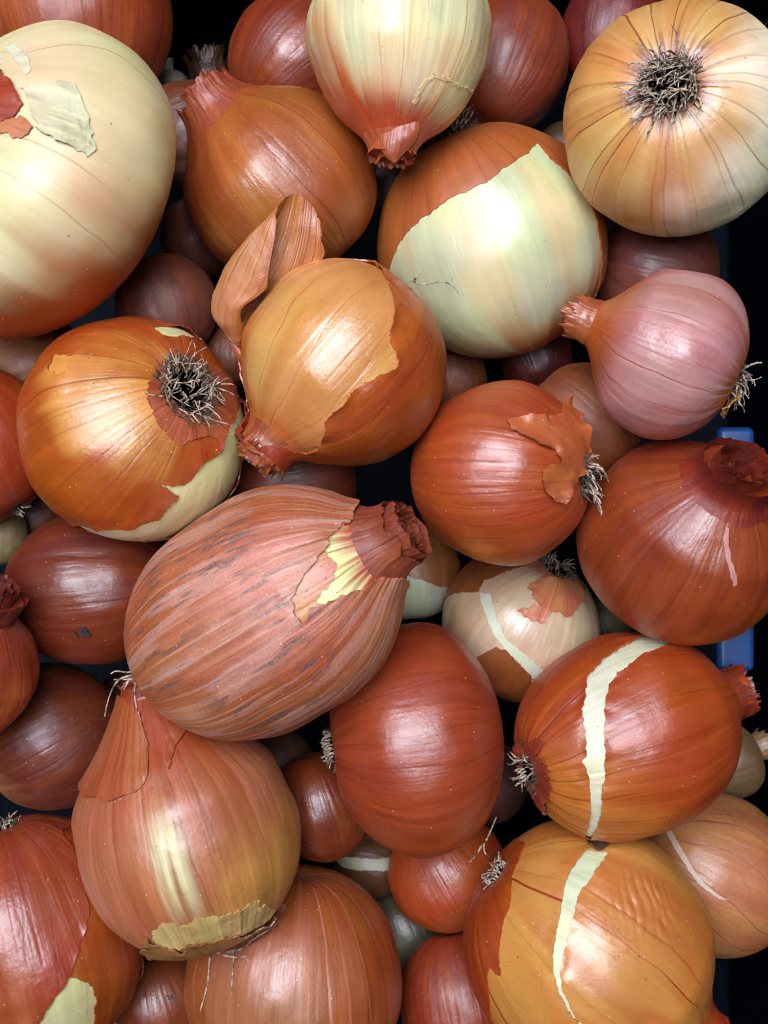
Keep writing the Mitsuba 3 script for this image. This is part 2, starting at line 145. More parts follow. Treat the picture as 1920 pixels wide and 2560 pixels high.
    {'R': 0.03781, 'Lr': 0.03612, 'Ln': 0.0346, 'rn': 0.00911, 'ln': 0.00895, 'axis': [-0.659, -0.749, 0.07], 'label': 'shiny golden onion with torn darker outer skin and a big curl of loose peel', 'seed': 11, 'np': [(0.0, 0.03781), (0.0135, 0.03511), (0.02363, 0.02835), (0.03156, 0.0189), (0.03578, 0.01249), (0.04, 0.01013), (0.04354, 0.01046)], 'q1': 1.9, 'q2': 0.6, 'flare': 0.25, 'col': {'A': 'd8a676', 'B': 'c9935e', 'C': 'b0622c', 'gw': (0.35, 1.0), 'V': ('b0502c', 13, 0.36, 0.9), 'N': ('bd6f40', 0.72, 0.88), 'E': ('d8a676', 0), 'streak': 0.14, 'rough': 0.27, 'dirt': 1.0, 'net': 0.6, 'g': [-0.268, 0.832, 0.248]}, 'layers': [{'name': 'outer_skin', 'hole': [[[-0.431, -0.242], [-0.25, -0.343], [-0.12, -0.592], [0.114, -0.848], [0.646, -1.325], [1.017, -1.171], [1.45, -0.761], [1.697, -0.086], [1.655, 0.637], [1.274, 1.193], [0.678, 1.644], [0.168, 1.356], [-0.055, 1.324], [-0.342, 1.276], [-0.52, 0.998], [-0.415, 0.748], [-0.348, 0.636], [-0.34, 0.507], [-0.352, 0.386], [-0.354, 0.238], [-0.403, 0.069], [-0.469, -0.089], [-0.501, -0.204]]], 'off': 0.0007, 'curl': 0.0015, 'jag': 0.02, 'col': {'A': 'bd6c36', 'B': 'ae5c2e', 'C': 'a04c20', 'gw': (0.3, 1.0), 'V': ('94401c', 13, 0.34, 0.7), 'N': ('a54a28', 0.75, 0.9), 'E': ('bd6c36', 0), 'streak': 0.2, 'rough': 0.3, 'dirt': 0.8, 'net': 0.6, 'g': [-0.209, -0.913, 0.115]}}], 'neck': {'n': 5, 'r': 0.00979, 'length': 0.00743, 'flare': 0.3, 'jag': 0.35, 'col': {'A': 'b87048', 'B': '9c5434', 'C': 'b87048', 'gw': (2, 3), 'V': ('5a2014', 24, 0.4, 0.5), 'N': ('b87048', 2, 3), 'E': ('b87048', 0), 'streak': 0.35, 'g': [0.998, -0.0, 0.07]}}, 'roots': {'n': 12, 'dark': 0, 'rp': 0.00236, 'length': 0.00506, 'comb': (0.3, -0.8), 'thick': 0.8}, 'hairs': [[[0.0106, 0.0834, 0.0034], [0.0126, 0.0822, 0.0057], [0.0158, 0.0817, 0.0074], [0.0199, 0.0824, 0.0081], [0.0236, 0.0814, 0.0081], [0.0266, 0.0783, 0.0074]], [[0.0106, 0.0834, 0.0034], [0.0122, 0.0847, 0.0068], [0.014, 0.0863, 0.0078]], [[0.0101, 0.0837, 0.0034], [0.0114, 0.0842, 0.0061], [0.0124, 0.0855, 0.0074]]], 'sheets': [{'name': 'loose_skin', 'thin': 1, 'rot': 0, 'net': [[[-0.0371, 0.1009, 0.0278], [-0.0366, 0.1028, 0.027], [-0.0345, 0.1067, 0.025], [-0.031, 0.1098, 0.0211], [-0.0261, 0.1085, 0.0182], [-0.0221, 0.1015, 0.0165]], [[-0.0377, 0.0929, 0.0253], [-0.0425, 0.0949, 0.025], [-0.0469, 0.0947, 0.0211], [-0.0352, 0.0973, 0.0172], [-0.0276, 0.0973, 0.0152], [-0.0211, 0.0917, 0.0138]], [[-0.0399, 0.0833, 0.0219], [-0.0476, 0.0845, 0.0216], [-0.0553, 0.0857, 0.016], [-0.0416, 0.0844, 0.0128], [-0.0325, 0.0846, 0.0105], [-0.0234, 0.0842, 0.0093]], [[-0.0415, 0.0768, 0.0186], [-0.0516, 0.0769, 0.0182], [-0.0601, 0.0781, 0.0118], [-0.0514, 0.0757, 0.0068], [-0.0432, 0.076, 0.0054], [-0.035, 0.0761, 0.0047]], [[-0.0495, 0.0722, 0.0152], [-0.0549, 0.0713, 0.0149], [-0.0616, 0.0718, 0.0084], [-0.0568, 0.0696, 0.0034], [-0.0529, 0.07, 0.0014], [-0.0489, 0.0702, 0.0]], [[-0.0506, 0.067, 0.0093], [-0.0557, 0.0657, 0.0093], [-0.0599, 0.0667, 0.0051], [-0.0564, 0.0662, 0.0017], [-0.0535, 0.0662, 0.0007], [-0.0505, 0.066, 0.0]], [[-0.0528, 0.0604, 0.0025], [-0.0548, 0.0614, 0.0025], [-0.0572, 0.0647, 0.0008], [-0.0556, 0.0626, 0.0], [-0.054, 0.062, -0.0003], [-0.0527, 0.0616, -0.0008]]], 'col': {'A': 'cc8a58', 'B': 'b26e46', 'C': 'cc9a78', 'gw': (0.2, 1.2), 'V': ('6a3018', 30, 0.4, 1.0), 'N': ('cc8a58', 2, 3), 'E': ('cc8a58', 0), 'streak': 0.6, 'net': 0.6, 'dirt': 1.0, 'rough': 0.36, 'bump': 1.5, 'g': [0.997, -0.141, 0.079]}}, {'name': 'skin_shred', 'thin': 1, 'net': [[[-0.056, 0.0622, -0.0007], [-0.0543, 0.0609, 0.0], [-0.053, 0.0601, -0.0003]], [[-0.0532, 0.0568, -0.0007], [-0.0515, 0.0563, 0.0003], [-0.05, 0.0557, 0.0]], [[-0.0489, 0.0492, -0.0005], [-0.0478, 0.0496, 0.0005], [-0.0468, 0.0491, 0.0003]], [[-0.0462, 0.0407, 0.0], [-0.0458, 0.0411, 0.0005], [-0.0454, 0.0415, 0.0005]]], 'col': {'A': 'b5602f', 'B': 'a8502a', 'C': 'b5602f', 'gw': (2, 3), 'V': ('7a3a1e', 9, 0.4, 0.5), 'N': ('b5602f', 2, 3), 'E': ('b5602f', 0), 'streak': 0.3, 'rough': 0.36, 'g': [0.998, -0.0, 0.07]}}], 'pos': [-0.0154, 0.054, 0.0]},
    {'R': 0.04168, 'Lr': 0.03688, 'Ln': 0.0386, 'rn': 0.00343, 'ln': 0.00257, 'axis': [-0.652, -0.356, -0.669], 'label': 'glossy orange onion with a black root tuft and a torn pale patch', 'seed': 12, 'dent': 0.07, 'col': {'A': 'e2d6b0', 'B': 'dccba0', 'C': 'e2d6b0', 'gw': (2, 3), 'V': ('b09a60', 15, 0.3, 0.3), 'N': ('e2d6b0', 2, 3), 'E': ('e2d6b0', 0), 'streak': 0.1, 'dirt': 1.2, 'rough': 0.33, 'g': [0.743, 0.0, -0.669]}, 'layers': [{'name': 'outer_skin', 'hole': [[[-1.044, -2.314], [-0.843, -2.401], [-0.768, -1.991], [-0.839, -1.81], [-0.832, -1.538], [-0.894, -1.421], [-0.975, -1.303], [-0.934, -1.181], [-0.879, -1.079], [-0.95, -0.921], [-0.939, -0.835], [-0.841, -0.752], [-0.727, -0.695], [-0.968, -0.705], [-0.995, -0.513], [-1.03, -0.364], [-0.924, -0.204], [-0.764, -0.023], [-0.546, 0.435], [-0.685, 0.772], [-0.963, 0.75], [-1.331, 0.591], [-1.75, 0.266], [-2.103, -0.353], [-2.074, -1.35]], [[1.214, -1.218], [1.313, -1.33], [1.379, -1.547], [1.522, -1.754], [1.409, -1.898], [1.022, -1.746], [0.954, -1.401], [1.06, -1.305]], [[0.912, -0.292], [0.781, -0.571], [0.651, -0.5], [0.604, -0.434], [0.724, -0.287], [0.802, -0.309]]], 'off': 0.0006, 'curl': 0.0012, 'jag': 0.02, 'col': {'A': 'be6a34', 'B': 'ad522a', 'C': 'd0985a', 'gw': (0.7, 1.05), 'V': ('96401e', 22, 0.36, 0.6), 'N': ('be6a34', 2, 3), 'E': ('b4502e', 0.09), 'streak': 0.3, 'rough': 0.29, 'cell': 0.3, 'dirt': 0.8, 'g': [0.604, 0.172, -0.823]}}, {'name': 'inner_skin', 'keep': [[[0.724, -0.287], [0.802, -0.309], [0.929, -0.283], [0.793, -0.573], [0.639, -0.504], [0.595, -0.434]]], 'off': 0.0002, 'curl': 0, 'jag': 0.01, 'col': {'A': 'd6a468', 'B': 'cf9a5c', 'C': 'd6a468', 'gw': (2, 3), 'V': ('7a3018', 16, 0.5, 0.6), 'N': ('d6a468', 2, 3), 'E': ('d6a468', 0), 'streak': 0.1, 'rough': 0.33, 'g': [0.743, 0.0, -0.669]}}, {'name': 'root_collar', 'keep': [[[0.216, -1.175], [0.275, -1.326], [0.346, -1.546], [0.366, -1.842], [0.212, -2.224], [-0.305, -2.385], [-0.732, -2.028], [-0.807, -1.562], [-0.853, -1.471], [-0.645, -1.308], [-0.551, -1.101], [-0.395, -1.078], [-0.183, -1.081], [0.035, -1.113]]], 'off': 0.0009, 'curl': 0.0006, 'jag': 0.03, 'col': {'A': 'a8573a', 'B': 'b0684a', 'C': 'a8573a', 'gw': (2, 3), 'V': ('7a2c1c', 40, 0.4, 0.5), 'N': ('a8573a', 2, 3), 'E': ('a8573a', 0), 'streak': 0.4, 'rough': 0.36, 'g': [0.743, 0.0, -0.669]}}], 'roots': {'n': 90, 'dark': 700, 'rp': np.float64(0.01201), 'length': np.float64(0.01064), 'comb': (0.1, 0.05), 'thick': 0.85}, 'pos': [-0.0922, 0.0302, -0.0069]},
    {'R': 0.04101, 'Lr': 0.04523, 'Ln': 0.05063, 'rn': 0.01131, 'ln': 0.0189, 'axis': [0.805, 0.484, 0.342], 'label': 'dull pink shrivelled onion with grey mould specks and a thick dry layered neck', 'seed': 13, 'np': [(0.0, 0.04101), (0.01857, 0.04034), (0.02869, 0.03831), (0.03966, 0.03409), (0.04996, 0.027), (0.05823, 0.01823), (0.06447, 0.013), (0.06954, 0.01148)], 'q1': 1.9, 'q2': 0.66, 'flare': 0.08, 'bend': (0.0127, 0.0), 'wrinkle': 0.014, 'rib': 0.016, 'lump': 0.04, 'col': {'A': 'e8e2c0', 'B': 'e4d8a8', 'C': 'e8e2c0', 'gw': (2, 3), 'V': ('7a2c1a', 30, 0.4, 0.8), 'N': ('b4502f', 0.77, 0.87), 'E': ('e8e2c0', 0), 'streak': 0.12, 'dirt': 1.5, 'rough': 0.34, 'g': [0.94, 0.0, 0.342]}, 'layers': [{'name': 'outer_skin', 'hole': [[[-0.246, 1.197], [-0.256, 1.284], [-0.265, 1.364], [-0.342, 1.499], [-0.98, 2.354], [-0.51, 2.513], [0.116, 2.564], [0.213, 1.629], [1.084, 2.289], [0.247, 1.431], [0.207, 1.354], [0.197, 1.284], [0.192, 1.236], [0.153, 1.125], [0.129, 1.009], [0.125, 0.939], [0.105, 0.878], [0.174, 0.79], [0.11, 0.784], [0.006, 0.812], [-0.041, 0.87], [-0.088, 0.942], [-0.155, 1.072]]], 'off': 0.0009, 'curl': 0.0012, 'jag': 0.025, 'col': {'A': 'bd785a', 'B': 'ad6444', 'C': 'ac663a', 'gw': (0.3, 0.95), 'V': ('d8b09a', 40, 0.32, 0.4), 'N': ('bd785a', 2, 3), 'E': ('bd785a', 0), 'P': ('d0948a', -0.171, 0.654, 0.55, 0.15), 'streak': 0.26, 'mould': 1.0, 'dirt': 0.6, 'rough': 0.46, 'bump': 2.0, 'fib': 1, 'g': [-0.094, 0.875, -0.035]}}, {'name': 'middle_skin', 'hole': [[[-0.246, 1.197], [-0.256, 1.284], [-0.98, 2.354], [-0.51, 2.513], [0.164, 2.561], [0.737, 2.442], [1.137, 2.258], [0.253, 1.341], [0.23, 1.218], [0.188, 1.107], [0.158, 0.994], [0.1, 0.919], [0.07, 1.0], [0.036, 1.069], [-0.031, 1.124], [-0.108, 1.151], [-0.17, 1.146]]], 'off': 0.0004, 'curl': 0.0003, 'jag': 0.03, 'col': {'A': 'cf9a6e', 'B': 'c98a80', 'C': 'c07a6a', 'gw': (0.3, 0.8), 'V': ('a05a3a', 30, 0.4, 0.5), 'N': ('cf9a6e', 2, 3), 'E': ('cf9a6e', 0), 'streak': 0.2, 'dirt': 4.0, 'rough': 0.4, 'g': [0.293, 0.068, -0.806]}}], 'neck': {'n': 9, 'r': 0.01131, 'length': 0.00776, 'cup': 0.35, 'flare': 0.02, 'jag': 0.22, 'core': 1, 'col': {'A': 'b0603e', 'B': '96482e', 'C': '7a3422', 'gw': (2, 3), 'V': ('5a2416', 30, 0.4, 0.6), 'N': ('b0603e', 2, 3), 'E': ('b0603e', 0), 'streak': 0.5, 'rough': 0.5, 'g': [0.94, 0.0, 0.342]}}, 'hairs': [[[-0.0917, -0.0594, 0.0], [-0.094, -0.06, 0.0005], [-0.0966, -0.0613, 0.0008], [-0.099, -0.0647, 0.0007], [-0.1008, -0.0698, 0.0003], [-0.1019, -0.0747, -0.0003]], [[-0.0916, -0.0601, 0.0], [-0.0933, -0.0622, 0.0003], [-0.0948, -0.0648, 0.0]], [[-0.0921, -0.0581, 0.0], [-0.0946, -0.0583, 0.0007], [-0.0967, -0.0579, 0.001], [-0.0993, -0.0589, 0.001]], [[-0.0905, -0.062, 0.001], [-0.0905, -0.0662, 0.0017], [-0.0901, -0.0695, 0.002], [-0.0889, -0.0737, 0.002], [-0.0883, -0.0756, 0.002]], [[-0.0914, -0.0608, 0.0], [-0.0959, -0.0611, -0.0003], [-0.0986, -0.0612, -0.0007]], [[-0.0912, -0.0608, 0.0], [-0.0947, -0.0629, -0.001], [-0.0961, -0.065, -0.0014]]], 'pos': [-0.0489, -0.04, 0.0]},
    {'R': 0.03457, 'Lr': 0.03334, 'Ln': 0.03474, 'rn': 0.0, 'ln': 0.0, 'axis': [-0.912, 0.046, -0.407], 'label': 'copper red onion with a stubby dark root and a lifted skin flap at its right', 'seed': 14, 'col': {'A': 'bc643a', 'B': 'ac522e', 'C': 'c8864a', 'gw': (0.5, 1.1), 'V': ('7a2c18', 20, 0.34, 0.6), 'N': ('bc643a', 2, 3), 'E': ('bc643a', 0), 'streak': 0.34, 'rough': 0.32, 'cell': 0.15, 'dirt': 0.7, 'g': [-0.028, -0.909, 0.182]}, 'layers': [{'name': 'skin_flap', 'keep': [[[0.523, -0.318], [0.583, -0.433], [0.604, -0.585], [0.681, -0.745], [0.836, -0.938], [1.15, -0.991], [1.42, -1.151], [1.307, -1.319], [0.851, -1.318], [0.636, -1.451], [0.38, -1.598], [0.156, -1.582], [-0.035, -1.238], [-0.226, -1.074], [-0.36, -0.98], [-0.321, -0.854], [-0.18, -0.737], [-0.061, -0.712], [0.027, -0.714], [0.087, -0.805], [0.098, -0.889], [0.186, -0.902], [0.279, -0.851], [0.278, -0.715], [0.314, -0.611], [0.361, -0.499], [0.409, -0.368]]], 'off': 0.001, 'curl': 0.003, 'jag': 0.02, 'col': {'A': 'c4764c', 'B': 'bb6a44', 'C': 'c98a78', 'gw': (0.3, 0.9), 'V': ('7a3018', 22, 0.34, 0.4), 'N': ('c4764c', 2, 3), 'E': ('c4764c', 0), 'streak': 0.25, 'rough': 0.36, 'g': [0.124, -0.894, -0.214]}}], 'roots': {'n': 24, 'dark': 240, 'rp': np.float64(0.00737), 'length': np.float64(0.01158), 'comb': (0.2, 0.7), 'thick': 1.2}, 'pos': [0.0447, 0.0147, -0.0166]},
    {'R': 0.04033, 'Lr': 0.03479, 'Ln': 0.03658, 'rn': 0.0132, 'ln': 0.01017, 'axis': [0.225, 0.696, 0.682], 'label': 'broad dark red onion with an open ragged neck facing up and a thin crack', 'seed': 15, 'np': [(np.float64(0.0), np.float64(0.04033)), (np.float64(0.01963), np.float64(0.03622)), (np.float64(0.03033), np.float64(0.02712)), (np.float64(0.03658), np.float64(0.01927)), (np.float64(0.0414), np.float64(0.01499)), (np.float64(0.04675), np.float64(0.01356))], 'bend': (0.0161, 0.0), 'q1': 2.0, 'q2': 0.62, 'flare': 0.05, 'col': {'A': 'a85636', 'B': '96442a', 'C': 'bd702e', 'gw': (0.55, 1.05), 'V': ('6a2014', 16, 0.4, 0.45), 'N': ('a85636', 2, 3), 'E': ('a85636', 0), 'streak': 0.3, 'rough': 0.33, 'cell': 0.15, 'g': [0.365, 0.609, -0.684]}, 'layers': [{'name': 'outer_skin', 'hole': [[[0.03, 1.013], [0.068, 1.005], [0.11, 0.842], [0.163, 0.744], [0.213, 0.661], [0.304, 0.495], [0.276, 0.456], [0.206, 0.576], [0.15, 0.673], [0.069, 0.806]]], 'off': 0.0004, 'curl': 0.0002, 'jag': 0.012, 'col': {'A': 'ac5836', 'B': '9a462a', 'C': 'c0702e', 'gw': (0.55, 1.05), 'V': ('6a2014', 16, 0.4, 0.45), 'N': ('ac5836', 2, 3), 'E': ('ac5836', 0), 'streak': 0.3, 'rough': 0.33, 'cell': 0.15, 'dirt': 0.5, 'g': [0.365, 0.609, -0.684]}}, {'name': 'inner_skin', 'keep': [[[-0.012, 1.03], [0.082, 1.058], [0.34, 0.496], [0.291, 0.398], [0.039, 0.796]]], 'off': 0.0001, 'curl': 0, 'jag': 0.01, 'col': {'A': 'cf9a98', 'B': 'c98c88', 'C': 'cf9a98', 'gw': (2, 3), 'V': ('7a3018', 16, 0.5, 0.6), 'N': ('cf9a98', 2, 3), 'E': ('cf9a98', 0), 'streak': 0.1, 'g': [0.731, 0.0, 0.682]}}], 'neck': {'n': 4, 'r': np.float64(0.01356), 'length': np.float64(0.00999), 'flare': 0.12, 'jag': 0.26, 'core': 1, 'cup': 0.6, 'col': {'A': 'a8452c', 'B': '8f3420', 'C': 'a8452c', 'gw': (2, 3), 'V': ('5a1c12', 26, 0.4, 0.4), 'N': ('a8452c', 2, 3), 'E': ('a8452c', 0), 'streak': 0.35, 'rough': 0.45, 'g': [0.731, 0.0, 0.682]}}, 'pos': [0.1157, -0.0118, -0.024]},
    {'R': 0.0352, 'Lr': 0.03236, 'Ln': 0.03034, 'rn': 0.0, 'ln': 0.0, 'axis': [-0.466, -0.802, -0.375], 'label': 'small cream onion with a pinkish root end and a white band', 'seed': 16, 'col': {'A': 'd8bca8', 'B': 'ccaa94', 'C': 'b07850', 'gw': (0.3, 1.0), 'V': ('b0784a', 16, 0.3, 0.5), 'N': ('d8bca8', 2, 3), 'E': ('c07a64', 0.16), 'streak': 0.25, 'rough': 0.33, 'cell': 0.2, 'g': [0.108, 0.354, 0.802]}, 'layers': [{'name': 'brown_skin', 'keep': [[[1.177, -0.163], [1.043, -0.255], [0.852, -0.441], [0.912, -0.587], [0.737, -0.832], [0.538, -1.173], [1.05, -1.316], [2.006, -0.271], [1.738, 0.54]], [[0.405, 0.324], [0.331, 0.14], [0.265, -0.04], [0.101, -0.093], [-0.298, 0.047], [-0.77, 0.965], [-0.072, 1.232]]], 'off': 0.0003, 'curl': 0.0002, 'jag': 0.03, 'col': {'A': 'ac6c48', 'B': '9e5e3c', 'C': 'ac6c48', 'gw': (2, 3), 'V': ('8a4422', 18, 0.3, 0.4), 'N': ('ac6c48', 2, 3), 'E': ('ac6c48', 0), 'streak': 0.2, 'rough': 0.33, 'g': [0.927, 0.0, -0.375]}}, {'name': 'white_band', 'keep': [[[0.847, -0.436], [0.672, -0.502], [0.474, -0.361], [0.233, -0.202], [-0.049, -0.155], [-0.409, -0.073], [-0.392, 0.111], [0.021, -0.064], [0.287, -0.128], [0.558, -0.264]]], 'off': 0.0004, 'curl': 0.0001, 'jag': 0.015, 'col': {'A': 'd8d2c6', 'B': 'd0c8b8', 'C': 'd8d2c6', 'gw': (2, 3), 'V': ('b0a080', 16, 0.3, 0.1), 'N': ('d8d2c6', 2, 3), 'E': ('d8d2c6', 0), 'streak': 0.06, 'g': [0.927, 0.0, -0.375]}}, {'name': 'root_flake', 'keep': [[[0.324, -0.892], [0.14, -1.156], [-0.507, -1.601], [-0.58, -1.151], [-0.321, -0.76], [-0.121, -0.796], [-0.102, -0.62], [0.004, -0.571], [0.247, -0.517], [0.237, -0.575], [0.097, -0.741], [0.195, -0.792]]], 'off': 0.0006, 'curl': 0.0008, 'jag': 0.05, 'col': {'A': 'cf9070', 'B': 'c47a64', 'C': 'cf9070', 'gw': (2, 3), 'V': ('9a4a34', 30, 0.3, 0.5), 'N': ('cf9070', 2, 3), 'E': ('cf9070', 0), 'streak': 0.4, 'g': [0.927, 0.0, -0.375]}}], 'roots': {'n': 14, 'dark': 160, 'rp': np.float64(0.00728), 'length': np.float64(0.00688), 'comb': (0.1, 0.2), 'thick': 0.8}, 'pos': [0.0592, -0.0498, -0.0834]},
    {'R': 0.03849, 'Lr': 0.04576, 'Ln': 0.04085, 'rn': 0.00908, 'ln': 0.00999, 'axis': [0.923, 0.27, -0.276], 'label': 'coppery orange onion crossed by a broad white split, its dark root end at the left', 'seed': 17, 'np': [(np.float64(0.0), np.float64(0.03849)), (np.float64(0.02179), np.float64(0.03359)), (np.float64(0.03268), np.float64(0.02506)), (np.float64(0.03904), np.float64(0.01634)), (np.float64(0.04449), np.float64(0.01053)), (np.float64(0.05084), np.float64(0.00999))], 'q1': 2.2, 'q2': 0.52, 'flare': 0.3, 'col': {'A': 'dbd5c4', 'B': 'd6cdb4', 'C': 'dbd5c4', 'gw': (2, 3), 'V': ('b8a880', 16, 0.3, 0.3), 'N': ('dbd5c4', 2, 3), 'E': ('dbd5c4', 0), 'streak': 0.28, 'rough': 0.42, 'dirt': 0.8, 'bump': 1.5, 'g': [0.961, -0.0, -0.276]}, 'layers': [{'name': 'outer_skin', 'hole': [[[-1.206, 0.832], [-0.947, 0.843], [-0.973, 0.434], [-0.911, -0.005], [-0.843, -0.293], [-0.732, -0.438], [-0.53, -0.547], [-0.295, -0.638], [0.023, -0.719], [0.298, -0.804], [0.586, -0.884], [0.882, -0.992], [1.499, -1.207], [0.655, -1.012], [0.378, -0.928], [0.125, -0.884], [-0.012, -0.871], [-0.088, -0.897], [-0.149, -0.822], [-0.36, -0.792], [-0.59, -0.745], [-0.9, -0.579], [-1.059, -0.297], [-1.176, 0.07], [-1.251, 0.448]]], 'off': 0.0007, 'curl': 0.0011, 'jag': 0.018, 'col': {'A': 'bc6236', 'B': 'ac502a', 'C': 'cc8a4c', 'gw': (0.35, 1.0), 'V': ('7e2e18', 20, 0.34, 0.75), 'N': ('bc6236', 2, 3), 'E': ('9a4030', 0.1), 'streak': 0.3, 'rough': 0.32, 'cell': 0.2, 'dirt': 0.8, 'g': [0.119, 0.497, -0.673]}}, {'name': 'root_collar', 'keep': [[[0.088, -2.198], [-0.336, -1.559], [-0.418, -1.27], [-0.358, -1.194], [-0.213, -1.256], [-0.109, -1.189], [0.092, -1.219], [0.453, -1.424], [1.167, -1.834], [0.735, -2.118]]], 'off': 0.001, 'curl': 0.002, 'jag': 0.06, 'col': {'A': 'a8503a', 'B': '964030', 'C': 'a8503a', 'gw': (2, 3), 'V': ('6a2014', 30, 0.3, 0.5), 'N': ('a8503a', 2, 3), 'E': ('a8503a', 0), 'streak': 0.4, 'g': [0.961, -0.0, -0.276]}}], 'roots': {'n': 22, 'dark': 150, 'rp': np.float64(0.00799), 'length': np.float64(0.00799), 'comb': (-0.3, 0.1), 'thick': 1.1}, 'neck': {'n': 2, 'r': np.float64(0.00835), 'length': np.float64(0.00654), 'flare': 0.25, 'jag': 0.4, 'col': {'A': 'a04a32', 'B': '8a3a26', 'C': 'a04a32', 'gw': (2, 3), 'V': ('7a3018', 16, 0.5, 0.6), 'N': ('a04a32', 2, 3), 'E': ('a04a32', 0), 'streak': 0.3, 'g': [0.961, -0.0, -0.276]}}, 'pos': [0.0967, -0.0864, -0.0318]},
    {'R': 0.04553, 'Lr': 0.03387, 'Ln': 0.0346, 'rn': 0.0, 'ln': 0.0, 'axis': [0.99, 0.12, -0.07], 'label': 'deep red onion with a pinkish sheen, below the neck of the shrivelled onion', 'seed': 18, 'q1': 2.3, 'col': {'A': 'b0583a', 'B': 'a04832', 'C': 'b4602f', 'gw': (0.4, 1.1), 'V': ('6e2016', 26, 0.3, 0.5), 'N': ('b0583a', 2, 3), 'E': ('b0583a', 0), 'streak': 0.34, 'rough': 0.33, 'cell': 0.12, 'dirt': 0.3, 'g': [-0.001, 0.905, -0.009]}, 'roots': {'n': 40, 'dark': 30, 'rp': np.float64(0.00692), 'length': np.float64(0.00473), 'comb': (-0.6, 0.2), 'thick': 1.0}, 'pos': [0.0119, -0.0885, -0.0332]},
